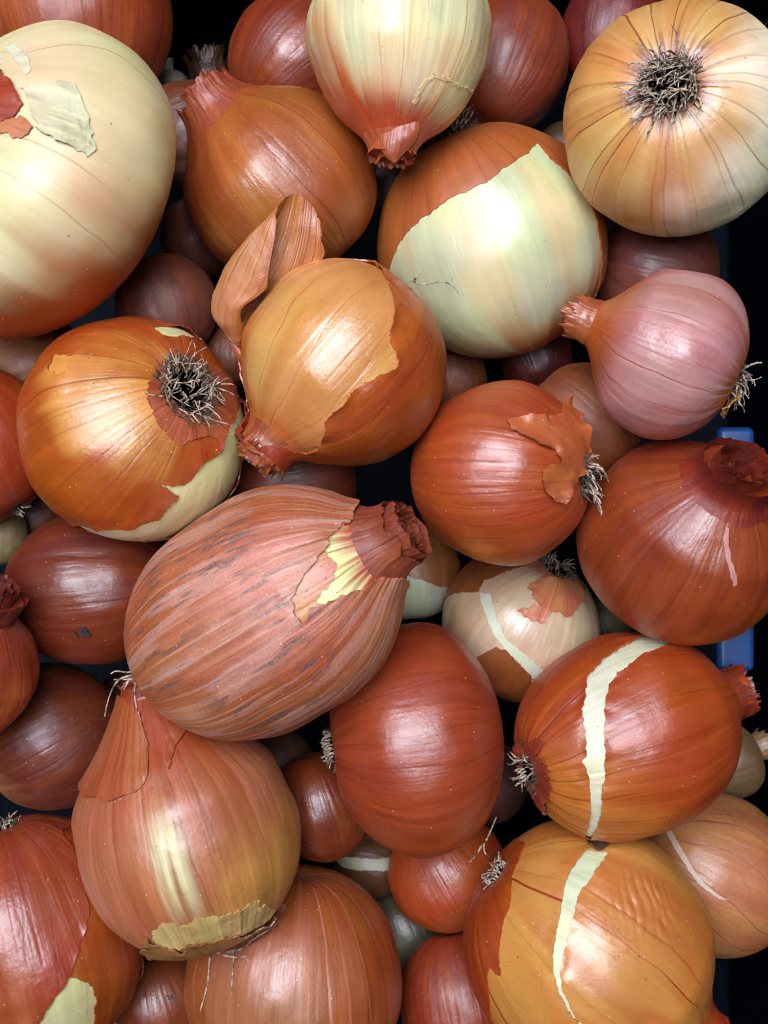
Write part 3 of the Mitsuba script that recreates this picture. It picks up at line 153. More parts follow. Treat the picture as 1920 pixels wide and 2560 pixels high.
    {'R': 0.04236, 'Lr': 0.04218, 'Ln': 0.04039, 'rn': 0.00467, 'ln': 0.02154, 'axis': [-0.28, 0.959, 0.052], 'label': 'reddish onion with a pale vertical split and a torn cream base, lower left', 'seed': 19, 'np': [(np.float64(0.0), np.float64(0.04236)), (np.float64(0.01795), np.float64(0.04057)), (np.float64(0.03231), np.float64(0.03231)), (np.float64(0.04308), np.float64(0.02244)), (np.float64(0.05385), np.float64(0.014)), (np.float64(0.06193), np.float64(0.00808))], 'q1': 1.7, 'q2': 0.78, 'qr': 0.8, 'col': {'A': 'bc7854', 'B': 'ac6240', 'C': 'bf8e5a', 'gw': (0.3, 0.95), 'V': ('9a4026', 20, 0.32, 0.6), 'N': ('ab5232', 0.62, 0.8), 'E': ('bc7854', 0), 'P': ('d8ceb0', 0.029, 0.459, 0.15, 0.13), 'streak': 0.42, 'rough': 0.33, 'cell': 0.35, 'cellc': 'cf9488', 'dirt': 0.9, 'net': 0.4, 'g': [0.138, 0.566, -0.732]}, 'layers': [{'name': 'torn_skin', 'keep': [[[-0.835, 2.107], [-0.071, 1.352], [-0.015, 1.296], [0.011, 1.12], [0.004, 0.905], [-0.039, 0.776], [-0.116, 0.734], [-0.413, 0.712], [-0.815, 0.844], [-1.342, 1.284], [-1.066, 1.777]]], 'off': 0.0008, 'curl': 0.0008, 'jag': 0.02, 'col': {'A': 'ba7050', 'B': 'ac6040', 'C': 'ba7050', 'gw': (2, 3), 'V': ('8a3c24', 20, 0.32, 0.5), 'N': ('ba7050', 2, 3), 'E': ('ba7050', 0), 'streak': 0.4, 'bump': 1.4, 'g': [0.999, 0.0, 0.052]}}, {'name': 'torn_skin', 'keep': [[[0.187, 1.172], [0.286, 1.184], [0.377, 1.17], [0.347, 1.099], [0.275, 1.018], [0.218, 0.911], [0.181, 0.805], [0.177, 0.985]]], 'off': 0.0007, 'curl': 0.0006, 'jag': 0.02, 'col': {'A': 'b86a4a', 'B': 'a85838', 'C': 'b86a4a', 'gw': (2, 3), 'V': ('8a3c24', 20, 0.32, 0.4), 'N': ('b86a4a', 2, 3), 'E': ('b86a4a', 0), 'streak': 0.4, 'g': [0.999, 0.0, 0.052]}}, {'name': 'base_skin', 'keep': [[[-0.329, -0.464], [-0.209, -0.408], [-0.029, -0.455], [0.165, -0.491], [0.365, -0.525], [0.531, -0.576], [0.598, -0.544], [0.632, -0.614], [0.768, -0.829], [0.708, -0.969], [0.557, -0.942], [0.388, -0.867], [0.175, -0.792], [-0.03, -0.695], [-0.198, -0.745], [-0.341, -0.648]]], 'off': 0.0004, 'curl': 0.0006, 'jag': 0.06, 'col': {'A': 'cdb083', 'B': 'b8905f', 'C': 'cdb083', 'gw': (2, 3), 'V': ('8a5424', 20, 0.3, 0.6), 'N': ('cdb083', 2, 3), 'E': ('cdb083', 0), 'streak': 0.45, 'bump': 3.0, 'rough': 0.5, 'dirt': 1.5, 'g': [0.999, 0.0, 0.052]}}, {'name': 'base_skin', 'keep': [[[-0.39, -0.516], [-0.329, -0.622], [-0.218, -0.739], [-0.035, -0.707], [0.153, -0.791], [0.366, -0.859], [0.554, -0.969], [0.742, -1.052], [0.714, -1.454], [0.266, -1.564], [-0.437, -1.373], [-0.734, -1.148]]], 'off': 0.0008, 'curl': 0.0016, 'jag': 0.06, 'col': {'A': 'b58460', 'B': 'a2704a', 'C': 'b58460', 'gw': (2, 3), 'V': ('8a5424', 20, 0.3, 0.5), 'N': ('b58460', 2, 3), 'E': ('b58460', 0), 'streak': 0.4, 'bump': 2.0, 'g': [0.999, 0.0, 0.052]}}], 'hairs': [[[-0.0666, -0.1697, -0.0263], [-0.0676, -0.1744, -0.0256], [-0.0679, -0.1796, -0.0252], [-0.0693, -0.1868, -0.0252], [-0.0712, -0.1934, -0.0256]], [[-0.0582, -0.1693, -0.0263], [-0.0583, -0.1744, -0.0256], [-0.0586, -0.1789, -0.0256], [-0.059, -0.1867, -0.0258]], [[-0.0659, -0.1695, -0.026], [-0.0625, -0.171, -0.0252], [-0.0571, -0.172, -0.0249], [-0.0518, -0.1713, -0.0249]], [[-0.0519, -0.1665, -0.026], [-0.0464, -0.1626, -0.0252], [-0.0428, -0.1602, -0.0249], [-0.0403, -0.1577, -0.0249]], [[-0.0609, -0.1705, -0.0267], [-0.0555, -0.1692, -0.026], [-0.051, -0.1656, -0.026]]], 'sheets': [{'name': 'dry_shred', 'thin': 1, 'net': [[[-0.0643, -0.1671, -0.0252], [-0.0571, -0.1634, -0.0249], [-0.0482, -0.1584, -0.0249], [-0.0402, -0.1507, -0.0252]], [[-0.0626, -0.1695, -0.026], [-0.0554, -0.1665, -0.0256], [-0.0465, -0.1612, -0.0256], [-0.0386, -0.1511, -0.0256]], [[-0.061, -0.1714, -0.027], [-0.0538, -0.1687, -0.0267], [-0.0448, -0.1633, -0.0267], [-0.0372, -0.1513, -0.0261]]], 'col': {'A': '96522e', 'B': '7a3c20', 'C': '96522e', 'gw': (2, 3), 'V': ('7a3018', 16, 0.5, 0.6), 'N': ('96522e', 2, 3), 'E': ('96522e', 0), 'streak': 0.4, 'g': [0.999, 0.0, 0.052]}}], 'neck': {'n': 2, 'r': np.float64(0.00467), 'length': np.float64(0.00897), 'flare': 0.5, 'jag': 0.5, 'col': {'A': 'b05a38', 'B': '9c4628', 'C': 'b05a38', 'gw': (2, 3), 'V': ('7a3018', 16, 0.5, 0.6), 'N': ('b05a38', 2, 3), 'E': ('b05a38', 0), 'streak': 0.3, 'g': [0.999, 0.0, 0.052]}}, 'pos': [-0.0753, -0.1255, -0.0267]},
    {'R': 0.04816, 'Lr': 0.04816, 'Ln': 0.04891, 'rn': 0.00821, 'ln': 0.01269, 'axis': [0.787, -0.617, 0.0], 'label': 'amber onion with red veins and a narrow white split, at the bottom right', 'seed': 20, 'np': [(np.float64(0.0), np.float64(0.04816)), (np.float64(0.02613), np.float64(0.042)), (np.float64(0.03827), np.float64(0.0308)), (np.float64(0.04667), np.float64(0.01941)), (np.float64(0.05414), np.float64(0.01232)), (np.float64(0.0616), np.float64(0.01045))], 'q1': 2.0, 'q2': 0.56, 'col': {'A': 'dad5c2', 'B': 'd5ccae', 'C': 'dad5c2', 'gw': (2, 3), 'V': ('b8a880', 16, 0.3, 0.3), 'N': ('dad5c2', 2, 3), 'E': ('dad5c2', 0), 'streak': 0.28, 'rough': 0.42, 'dirt': 0.8, 'bump': 1.5, 'g': [1.0, 0.0, 0.0]}, 'layers': [{'name': 'outer_skin', 'hole': [[[-0.806, -0.768], [-0.914, -0.595], [-0.755, -0.608], [-0.569, -0.614], [-0.449, -0.616], [-0.274, -0.549], [-0.107, -0.484], [0.061, -0.423], [0.14, -0.366], [0.206, -0.291], [0.272, -0.158], [0.313, -0.009], [0.331, -0.026], [0.298, -0.158], [0.233, -0.318], [0.145, -0.439], [0.024, -0.524], [-0.169, -0.616], [-0.328, -0.703], [-0.5, -0.765], [-0.675, -0.785]]], 'off': 0.0007, 'curl': 0.001, 'jag': 0.016, 'col': {'A': 'd69e66', 'B': 'c6864e', 'C': 'aa5226', 'gw': (-0.1, 0.75), 'V': ('a8401e', 15, 0.4, 0.95), 'N': ('b4542c', 0.78, 0.92), 'E': ('d69e66', 0), 'streak': 0.16, 'rough': 0.28, 'dirt': 1.1, 'net': 0.35, 'bump': 0.8, 'g': [-0.7, -0.137, 0.337]}}, {'name': 'darker_skin', 'keep': [[[-0.54, -1.387], [-0.331, -1.277], [-0.161, -1.205], [-0.043, -1.085], [0.047, -1.004], [0.182, -0.964], [0.288, -0.912], [0.424, -0.826], [0.545, -0.698], [0.58, -0.753], [0.586, -0.818], [0.713, -0.771], [0.845, -0.643], [1.512, -0.228], [1.868, -0.349], [1.195, -1.521], [0.324, -2.088], [-0.475, -2.089]]], 'off': 0.001, 'curl': 0.0004, 'jag': 0.015, 'col': {'A': 'c06a2c', 'B': 'b45c26', 'C': 'a8481f', 'gw': (0.3, 1.0), 'V': ('94401c', 15, 0.34, 0.6), 'N': ('c06a2c', 2, 3), 'E': ('c06a2c', 0), 'streak': 0.2, 'rough': 0.29, 'g': [-0.4, 0.494, -0.629]}}, {'name': 'brown_scar', 'keep': [[[-1.029, -0.898], [-1.269, -0.588], [-1.463, -0.436], [-1.216, -0.514], [-1.038, -0.551], [-0.946, -0.586], [-0.85, -0.661], [-0.834, -0.749], [-0.915, -0.828]]], 'off': 0.0014, 'curl': 0.002, 'jag': 0.05, 'col': {'A': '8a6a50', 'B': '6e5040', 'C': '8a6a50', 'gw': (2, 3), 'V': ('7a3018', 16, 0.5, 0.6), 'N': ('8a6a50', 2, 3), 'E': ('8a6a50', 0), 'streak': 0.5, 'rough': 0.6, 'bump': 3.0, 'g': [1.0, 0.0, 0.0]}}], 'roots': {'n': 34, 'dark': 20, 'rp': np.float64(0.00635), 'length': np.float64(0.00597), 'comb': (-0.1, 0.1), 'thick': 1.0}, 'hairs': [[[0.0412, -0.1324, -0.0445], [0.0433, -0.1275, -0.0438], [0.0452, -0.1227, -0.0434]], [[0.0393, -0.1342, -0.0445], [0.0373, -0.1376, -0.0434], [0.0345, -0.1407, -0.0431]], [[0.0404, -0.1337, -0.0445], [0.041, -0.1375, -0.0431], [0.0421, -0.1384, -0.0429]]], 'neck': {'n': 3, 'r': np.float64(0.00859), 'length': np.float64(0.0112), 'flare': 0.3, 'jag': 0.3, 'col': {'A': 'b85a30', 'B': 'a84a28', 'C': 'b85a30', 'gw': (2, 3), 'V': ('7a2c18', 20, 0.4, 0.5), 'N': ('b85a30', 2, 3), 'E': ('b85a30', 0), 'streak': 0.3, 'g': [1.0, 0.0, 0.0]}}, 'pos': [0.0822, -0.1744, -0.0445], 'folds': [(-0.727, -0.173, 0.22, (-0.704, 0.71), 0.075, 0.01), (-0.7, 0.039, 0.16, (-0.949, 0.315), 0.1, 0.008)]},
    {'R': 0.03509, 'Lr': 0.0376, 'Ln': 0.03656, 'rn': 0.00836, 'ln': 0.01044, 'axis': [0.86, -0.506, -0.07], 'label': 'pinkish tan onion with dark veins and a thin split, behind the amber onion', 'seed': 21, 'col': {'A': 'c99068', 'B': 'bd7c60', 'C': 'a85638', 'gw': (0.3, 1.0), 'V': ('8a3c28', 15, 0.36, 0.9), 'N': ('c99068', 2, 3), 'E': ('c99068', 0), 'streak': 0.2, 'rough': 0.32, 'net': 0.5, 'dirt': 0.7, 'g': [-0.139, 0.299, 0.884]}, 'layers': [{'name': 'white_split', 'keep': [[[-0.304, -1.236], [-0.32, -1.081], [-0.157, -0.833], [-0.05, -0.652], [0.03, -0.461], [0.059, -0.231], [0.028, -0.057], [0.093, -0.211], [0.08, -0.494], [-0.008, -0.691], [-0.095, -0.871], [-0.267, -1.153]]], 'off': 0.0003, 'curl': 0.0001, 'jag': 0.01, 'col': {'A': 'dcc4b4', 'B': 'd6bca8', 'C': 'dcc4b4', 'gw': (2, 3), 'V': ('c0b890', 14, 0.3, 0.05), 'N': ('dcc4b4', 2, 3), 'E': ('dcc4b4', 0), 'streak': 0.06, 'g': [0.998, 0.0, -0.07]}}], 'neck': {'n': 2, 'r': np.float64(0.00836), 'length': np.float64(0.01044), 'flare': 0.2, 'jag': 0.4, 'col': {'A': 'a84a34', 'B': '983c28', 'C': 'a84a34', 'gw': (2, 3), 'V': ('7a3018', 16, 0.5, 0.6), 'N': ('a84a34', 2, 3), 'E': ('a84a34', 0), 'streak': 0.3, 'g': [0.998, 0.0, -0.07]}}, 'pos': [0.1474, -0.1627, -0.0998]},
    {'R': 0.04545, 'Lr': 0.04702, 'Ln': 0.0482, 'rn': 0.0, 'ln': 0.0, 'axis': [-0.05, -0.999, 0.0], 'label': 'large reddish orange onion with pinkish vertical streaks at the bottom edge', 'seed': 22, 'col': {'A': 'b86e44', 'B': 'a85a36', 'C': 'b87e66', 'gw': (0.5, 1.15), 'V': ('d09a90', 26, 0.5, 0.5), 'N': ('b86e44', 2, 3), 'E': ('b86e44', 0), 'streak': 0.36, 'rough': 0.33, 'cell': 0.2, 'dirt': 0.5, 'g': [1.0, 0.205, -0.09]}, 'pos': [-0.0381, -0.1983, -0.0676]},
    {'R': 0.04379, 'Lr': 0.04945, 'Ln': 0.04718, 'rn': 0.0, 'ln': 0.0, 'axis': [0.242, -0.97, -0.035], 'label': 'red onion with a torn pale green patch, filling the bottom left corner', 'seed': 23, 'col': {'A': 'dcd8b0', 'B': 'd2cc9c', 'C': 'dcd8b0', 'gw': (2, 3), 'V': ('b8b860', 14, 0.3, 0.3), 'N': ('dcd8b0', 2, 3), 'E': ('dcd8b0', 0), 'streak': 0.14, 'rough': 0.36, 'bump': 1.2, 'g': [0.999, 0.0, -0.035]}, 'layers': [{'name': 'inner_skin', 'hole': [[[-0.554, 0.101], [-0.623, 0.154], [-0.739, 0.315], [-0.724, 0.496], [-0.592, 0.96], [-0.096, 0.498], [-0.235, 0.329]]], 'off': 0.0003, 'curl': 0.0003, 'jag': 0.02, 'col': {'A': 'b5642e', 'B': 'a85426', 'C': 'c08a4a', 'gw': (0.7, 1.1), 'V': ('7e3418', 18, 0.34, 0.5), 'N': ('b5642e', 2, 3), 'E': ('b5642e', 0), 'streak': 0.34, 'rough': 0.33, 'g': [1.01, -0.024, 0.28]}}, {'name': 'outer_skin', 'hole': [[[-0.717, -1.228], [-0.81, -1.038], [-0.878, -0.774], [-0.884, -0.539], [-0.881, -0.377], [-0.798, -0.219], [-0.68, -0.052], [-0.572, 0.11], [-0.372, 0.267], [-0.131, 0.515], [-0.711, 1.837], [-1.891, 0.579], [-2.026, -0.493], [-1.333, -1.685]]], 'off': 0.0008, 'curl': 0.0009, 'jag': 0.018, 'col': {'A': 'b05a42', 'B': 'a24a34', 'C': 'c4805c', 'gw': (0.5, 1.1), 'V': ('7a281a', 18, 0.34, 0.5), 'N': ('b05a42', 2, 3), 'E': ('b05a42', 0), 'streak': 0.24, 'rough': 0.3, 'dirt': 0.5, 'bump': 1.4, 'g': [0.802, 0.534, 0.045]}}], 'roots': {'n': 16, 'dark': 80, 'rp': np.float64(0.00679), 'length': np.float64(0.00604), 'comb': (0.2, 0), 'thick': 0.9}, 'pos': [-0.143, -0.1744, -0.0497]},
    {'R': 0.02763, 'Lr': 0.0307, 'Ln': 0.0307, 'rn': 0.0, 'ln': 0.0, 'axis': [0.193, -0.966, 0.174], 'label': 'dark red onion at the bottom edge, tucked in left of the amber onion', 'seed': 24, 'col': {'A': 'a8522f', 'B': '984226', 'C': 'a8522f', 'gw': (2, 3), 'V': ('6e2418', 14, 0.3, 0.4), 'N': ('a8522f', 2, 3), 'E': ('a8522f', 0), 'streak': 0.28, 'rough': 0.35, 'g': [0.985, 0.0, 0.174]}, 'pos': [0.0349, -0.2167, -0.0892]},
    {'R': 0.02656, 'Lr': 0.02594, 'Ln': 0.0249, 'rn': 0.0, 'ln': 0.0, 'axis': [0.53, -0.848, 0.0], 'label': 'small copper onion under the deep red onion, beside the amber onion', 'seed': 25, 'col': {'A': 'b8623a', 'B': 'ac5430', 'C': 'b8623a', 'gw': (2, 3), 'V': ('7e3018', 14, 0.3, 0.4), 'N': ('b8623a', 2, 3), 'E': ('b8623a', 0), 'streak': 0.24, 'rough': 0.3, 'g': [1.0, 0.0, 0.0]}, 'pos': [0.0287, -0.1617, -0.0964]},
    {'R': 0.0206, 'Lr': 0.02354, 'Ln': 0.02256, 'rn': 0.0, 'ln': 0.0, 'axis': [0.287, -0.958, 0.0], 'label': 'small chestnut onion with a bluish glint, wedged against the deep red onion', 'seed': 26, 'col': {'A': '96502f', 'B': '84402a', 'C': '96502f', 'gw': (2, 3), 'V': ('6a2418', 12, 0.3, 0.3), 'N': ('96502f', 2, 3), 'E': ('96502f', 0), 'streak': 0.2, 'rough': 0.28, 'g': [1.0, 0.0, 0.0]}, 'pos': [-0.0266, -0.1254, -0.0683]},
    {'R': 0.03033, 'Lr': 0.03401, 'Ln': 0.03309, 'rn': 0.0, 'ln': 0.0, 'axis': [0.995, 0.1, 0.0], 'label': 'mahogany onion in shade with two black specks, left of the shrivelled onion', 'seed': 27, 'col': {'A': '92482a', 'B': '80381f', 'C': '9e4f2c', 'gw': (0.4, 1.1), 'V': ('5a1c12', 20, 0.3, 0.4), 'N': ('92482a', 2, 3), 'E': ('92482a', 0), 'streak': 0.36, 'rough': 0.33, 'g': [0.0, 0.876, -0.289]}, 'layers': [{'name': 'black_speck', 'keep': [[[0.467, 0.021], [0.444, 0.074], [0.462, 0.141], [0.517, 0.154], [0.553, 0.087], [0.522, 0.021]], [[0.506, -0.038], [0.521, -0.004], [0.577, -0.03], [0.561, -0.064]]], 'off': 0.0008, 'curl': 0.0003, 'jag': 0.06, 'col': {'A': '1a1614', 'B': '24201c', 'C': '1a1614', 'gw': (2, 3), 'V': ('7a3018', 16, 0.5, 0.6), 'N': ('1a1614', 2, 3), 'E': ('1a1614', 0), 'rough': 0.7, 'g': [1.0, 0.0, 0.0]}}], 'pos': [-0.1157, -0.0301, -0.0375]},
    {'R': 0.03024, 'Lr': 0.02871, 'Ln': 0.02871, 'rn': 0.0, 'ln': 0.0, 'axis': [0.872, 0.484, -0.07], 'label': 'shaded brown onion with a soft sheen, below the mahogany onion at the left', 'seed': 28, 'col': {'A': '8e4a2c', 'B': '7c3a20', 'C': 'a8705c', 'gw': (0.6, 1.05), 'V': ('5a2014', 12, 0.3, 0.3), 'N': ('8e4a2c', 2, 3), 'E': ('8e4a2c', 0), 'streak': 0.26, 'rough': 0.36, 'g': [0.134, 0.049, -0.954]}, 'pos': [-0.1373, -0.0922, -0.0562]},
    {'R': 0.02397, 'Lr': 0.03038, 'Ln': 0.02194, 'rn': 0.00878, 'ln': 0.00844, 'axis': [0.402, 0.862, 0.309], 'label': 'red brown onion poking in from the left edge with a dark ragged neck', 'seed': 29, 'q1': 2.0, 'q2': 0.66, 'col': {'A': 'a04a28', 'B': '8f3a20', 'C': 'b4602c', 'gw': (0.4, 1.0), 'V': ('5a1c12', 22, 0.4, 0.6), 'N': ('a04a28', 2, 3), 'E': ('a04a28', 0), 'streak': 0.34, 'rough': 0.36, 'g': [0.118, 0.84, -0.362]}, 'neck': {'n': 4, 'r': 0.00911, 'length': 0.00675, 'flare': 0.15, 'jag': 0.35, 'col': {'A': '8a3a24', 'B': '6e281a', 'C': '8a3a24', 'gw': (2, 3), 'V': ('4a1810', 22, 0.4, 0.6), 'N': ('8a3a24', 2, 3), 'E': ('8a3a24', 0), 'streak': 0.35, 'g': [0.951, 0.0, 0.309]}}, 'pos': [-0.1505, -0.0564, 0.0]},
    {'R': 0.0309, 'Lr': 0.03323, 'Ln': 0.03143, 'rn': 0.0, 'ln': 0.0, 'axis': [-0.6, 0.8, 0.0], 'label': 'orange brown onion showing only its side, beside the glossy orange onion', 'seed': 30, 'col': {'A': 'b4572c', 'B': 'a44823', 'C': 'b4572c', 'gw': (2, 3), 'V': ('7e2c16', 14, 0.3, 0.4), 'N': ('b4572c', 2, 3), 'E': ('b4572c', 0), 'streak': 0.25, 'rough': 0.33, 'g': [1.0, 0.0, 0.0]}, 'roots': {'n': 8, 'dark': 20, 'rp': np.float64(0.00251), 'length': np.float64(0.00467), 'comb': (0.3, 0.6), 'thick': 0.8}, 'pos': [-0.1612, 0.0271, -0.027]},
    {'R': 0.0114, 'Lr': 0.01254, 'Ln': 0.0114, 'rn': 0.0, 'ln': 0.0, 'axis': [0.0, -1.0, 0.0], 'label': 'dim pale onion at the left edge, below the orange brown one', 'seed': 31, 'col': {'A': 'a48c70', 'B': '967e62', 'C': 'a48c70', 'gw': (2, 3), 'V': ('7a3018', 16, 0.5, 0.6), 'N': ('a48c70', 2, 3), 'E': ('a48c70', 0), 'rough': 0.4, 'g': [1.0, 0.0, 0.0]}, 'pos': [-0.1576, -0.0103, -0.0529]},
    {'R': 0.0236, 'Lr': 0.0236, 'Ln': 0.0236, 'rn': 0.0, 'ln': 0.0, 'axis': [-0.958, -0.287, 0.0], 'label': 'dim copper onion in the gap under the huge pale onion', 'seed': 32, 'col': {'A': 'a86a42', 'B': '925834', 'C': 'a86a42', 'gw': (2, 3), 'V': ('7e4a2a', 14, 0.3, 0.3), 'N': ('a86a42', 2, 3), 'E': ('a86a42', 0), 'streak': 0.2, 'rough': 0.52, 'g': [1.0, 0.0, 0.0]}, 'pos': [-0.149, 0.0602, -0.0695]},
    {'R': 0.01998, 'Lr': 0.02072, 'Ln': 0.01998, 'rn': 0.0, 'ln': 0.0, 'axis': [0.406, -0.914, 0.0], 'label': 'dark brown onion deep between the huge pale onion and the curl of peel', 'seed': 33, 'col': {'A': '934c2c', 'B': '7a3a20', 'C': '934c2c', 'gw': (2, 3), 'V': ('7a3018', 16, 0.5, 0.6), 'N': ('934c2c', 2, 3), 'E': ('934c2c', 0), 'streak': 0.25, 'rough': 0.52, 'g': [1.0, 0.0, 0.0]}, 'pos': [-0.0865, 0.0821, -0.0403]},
    {'R': 0.022, 'Lr': 0.02121, 'Ln': 0.022, 'rn': 0.0, 'ln': 0.0, 'axis': [-0.936, -0.351, 0.0], 'label': 'dusky pink onion behind the golden brown onion with the open neck', 'seed': 34, 'col': {'A': '8e5240', 'B': '7e4434', 'C': 'b98a84', 'gw': (0.6, 1.0), 'V': ('6e3424', 12, 0.3, 0.3), 'N': ('8e5240', 2, 3), 'E': ('8e5240', 0), 'streak': 0.2, 'rough': 0.34, 'g': [0.6, -0.433, 0.269]}, 'pos': [-0.0828, 0.1599, -0.0688]},
    {'R': 0.02587, 'Lr': 0.02509, 'Ln': 0.02587, 'rn': 0.0, 'ln': 0.0, 'axis': [0.976, -0.217, 0.0], 'label': 'dusky purple onion in shade behind the small pink onion', 'seed': 35, 'col': {'A': 'a0605a', 'B': '8a4e48', 'C': 'a0605a', 'gw': (2, 3), 'V': ('704040', 16, 0.3, 0.3), 'N': ('a0605a', 2, 3), 'E': ('a0605a', 0), 'streak': 0.2, 'rough': 0.34, 'g': [1.0, 0.0, 0.0]}, 'pos': [0.1153, 0.1021, -0.0677]},
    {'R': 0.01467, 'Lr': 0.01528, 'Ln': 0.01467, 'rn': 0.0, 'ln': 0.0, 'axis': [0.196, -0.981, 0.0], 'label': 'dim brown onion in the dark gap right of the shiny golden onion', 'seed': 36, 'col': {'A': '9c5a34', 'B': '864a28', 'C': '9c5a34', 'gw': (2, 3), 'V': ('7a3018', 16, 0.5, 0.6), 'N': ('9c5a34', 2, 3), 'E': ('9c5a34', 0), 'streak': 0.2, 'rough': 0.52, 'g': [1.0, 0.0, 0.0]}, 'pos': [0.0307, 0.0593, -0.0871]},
    {'R': 0.02462, 'Lr': 0.02462, 'Ln': 0.02539, 'rn': 0.0, 'ln': 0.0, 'axis': [0.707, -0.707, 0.0], 'label': 'dull brown onion behind the copper red onion and below the small pink onion', 'seed': 37, 'col': {'A': 'a46038', 'B': '8e4e2c', 'C': 'a46038', 'gw': (2, 3), 'V': ('704028', 14, 0.3, 0.3), 'N': ('a46038', 2, 3), 'E': ('a46038', 0), 'streak': 0.2, 'rough': 0.52, 'g': [1.0, 0.0, 0.0]}, 'pos': [0.0824, 0.0367, -0.0586]},
    {'R': 0.01618, 'Lr': 0.01659, 'Ln': 0.01452, 'rn': 0.00705, 'ln': 0.0083, 'axis': [0.281, -0.937, 0.208], 'label': 'dark maroon onion with a ragged neck, deep below the white onion', 'seed': 38, 'col': {'A': '7e3026', 'B': '6e261c', 'C': '7e3026', 'gw': (2, 3), 'V': ('7a3018', 16, 0.5, 0.6), 'N': ('7e3026', 2, 3), 'E': ('7e3026', 0), 'streak': 0.3, 'rough': 0.4, 'g': [0.978, 0.0, 0.208]}, 'neck': {'n': 3, 'r': np.float64(0.00747), 'length': np.float64(0.0083), 'flare': 0.4, 'jag': 0.5, 'col': {'A': '8a382c', 'B': '762c20', 'C': '8a382c', 'gw': (2, 3), 'V': ('7a3018', 16, 0.5, 0.6), 'N': ('8a382c', 2, 3), 'E': ('8a382c', 0), 'streak': 0.3, 'g': [0.978, 0.0, 0.208]}}, 'pos': [0.0681, 0.0697, -0.0961]},
    {'R': 0.02265, 'Lr': 0.02308, 'Ln': 0.02223, 'rn': 0.0, 'ln': 0.0, 'axis': [-0.099, 0.991, -0.087], 'label': 'small onion with a white base and brown top, under the neck of the shrivelled onion', 'seed': 39, 'col': {'A': 'd4d0c0', 'B': 'c8c4b0', 'C': 'd4d0c0', 'gw': (2, 3), 'V': ('a8b090', 14, 0.3, 0.2), 'N': ('d4d0c0', 2, 3), 'E': ('d4d0c0', 0), 'streak': 0.1, 'rough': 0.33, 'g': [0.996, 0.0, -0.087]}, 'layers': [{'name': 'outer_skin', 'hole': [[[-0.476, -0.044], [-0.206, -0.088], [-0.015, -0.179], [0.248, -0.28], [0.526, -0.415], [1.246, -0.521], [1.314, -1.621], [-0.59, -2.025], [-1.665, -1.207], [-0.984, -0.016]]], 'off': 0.0005, 'curl': 0.0003, 'jag': 0.03, 'col': {'A': 'b98058', 'B': 'a87048', 'C': 'b98058', 'gw': (2, 3), 'V': ('7e4428', 14, 0.3, 0.3), 'N': ('b98058', 2, 3), 'E': ('b98058', 0), 'streak': 0.2, 'rough': 0.36, 'g': [0.996, 0.0, -0.087]}}], 'pos': [0.0125, -0.0269, -0.1118]},
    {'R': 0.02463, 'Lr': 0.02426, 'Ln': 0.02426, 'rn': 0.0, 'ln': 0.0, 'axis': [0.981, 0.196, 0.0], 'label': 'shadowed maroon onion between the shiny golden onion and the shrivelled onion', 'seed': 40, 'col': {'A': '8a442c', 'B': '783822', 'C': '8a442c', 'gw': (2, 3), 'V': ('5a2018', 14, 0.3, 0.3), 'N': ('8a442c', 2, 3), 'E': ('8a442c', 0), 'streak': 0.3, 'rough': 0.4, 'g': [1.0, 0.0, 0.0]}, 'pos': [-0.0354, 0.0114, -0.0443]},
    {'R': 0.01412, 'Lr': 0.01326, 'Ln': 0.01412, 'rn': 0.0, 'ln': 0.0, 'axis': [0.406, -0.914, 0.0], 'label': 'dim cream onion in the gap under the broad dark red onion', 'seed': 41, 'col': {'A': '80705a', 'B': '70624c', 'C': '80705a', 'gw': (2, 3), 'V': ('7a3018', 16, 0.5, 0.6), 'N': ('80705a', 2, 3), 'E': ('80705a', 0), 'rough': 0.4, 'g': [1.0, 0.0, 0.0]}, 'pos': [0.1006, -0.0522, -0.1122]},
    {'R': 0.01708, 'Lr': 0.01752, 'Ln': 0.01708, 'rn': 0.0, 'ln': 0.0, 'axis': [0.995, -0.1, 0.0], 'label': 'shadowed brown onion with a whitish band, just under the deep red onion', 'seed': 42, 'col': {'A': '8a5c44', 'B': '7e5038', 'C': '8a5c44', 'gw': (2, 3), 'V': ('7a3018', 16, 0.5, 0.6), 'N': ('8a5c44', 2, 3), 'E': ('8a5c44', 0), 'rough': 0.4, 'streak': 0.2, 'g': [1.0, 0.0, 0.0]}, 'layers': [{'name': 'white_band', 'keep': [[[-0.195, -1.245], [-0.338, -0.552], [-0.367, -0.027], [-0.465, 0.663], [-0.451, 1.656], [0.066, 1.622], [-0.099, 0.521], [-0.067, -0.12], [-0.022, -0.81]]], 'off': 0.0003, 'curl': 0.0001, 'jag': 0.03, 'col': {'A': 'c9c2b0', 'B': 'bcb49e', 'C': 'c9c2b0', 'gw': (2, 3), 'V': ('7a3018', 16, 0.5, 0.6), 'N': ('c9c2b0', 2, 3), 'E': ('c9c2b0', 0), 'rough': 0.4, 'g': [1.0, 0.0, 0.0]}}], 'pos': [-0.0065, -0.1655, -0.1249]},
    {'R': 0.02665, 'Lr': 0.02665, 'Ln': 0.02665, 'rn': 0.0, 'ln': 0.0, 'axis': [0.287, -0.958, 0.0], 'label': 'pale greenish onion in deep shade above the dark red bottom edge onion', 'seed': 43, 'col': {'A': '7e7060', 'B': '6e6050', 'C': '7e7060', 'gw': (2, 3), 'V': ('7a3018', 16, 0.5, 0.6), 'N': ('7e7060', 2, 3), 'E': ('7e7060', 0), 'rough': 0.3, 'streak': 0.14, 'g': [1.0, 0.0, 0.0]}, 'pos': [0.0096, -0.2041, -0.142]},
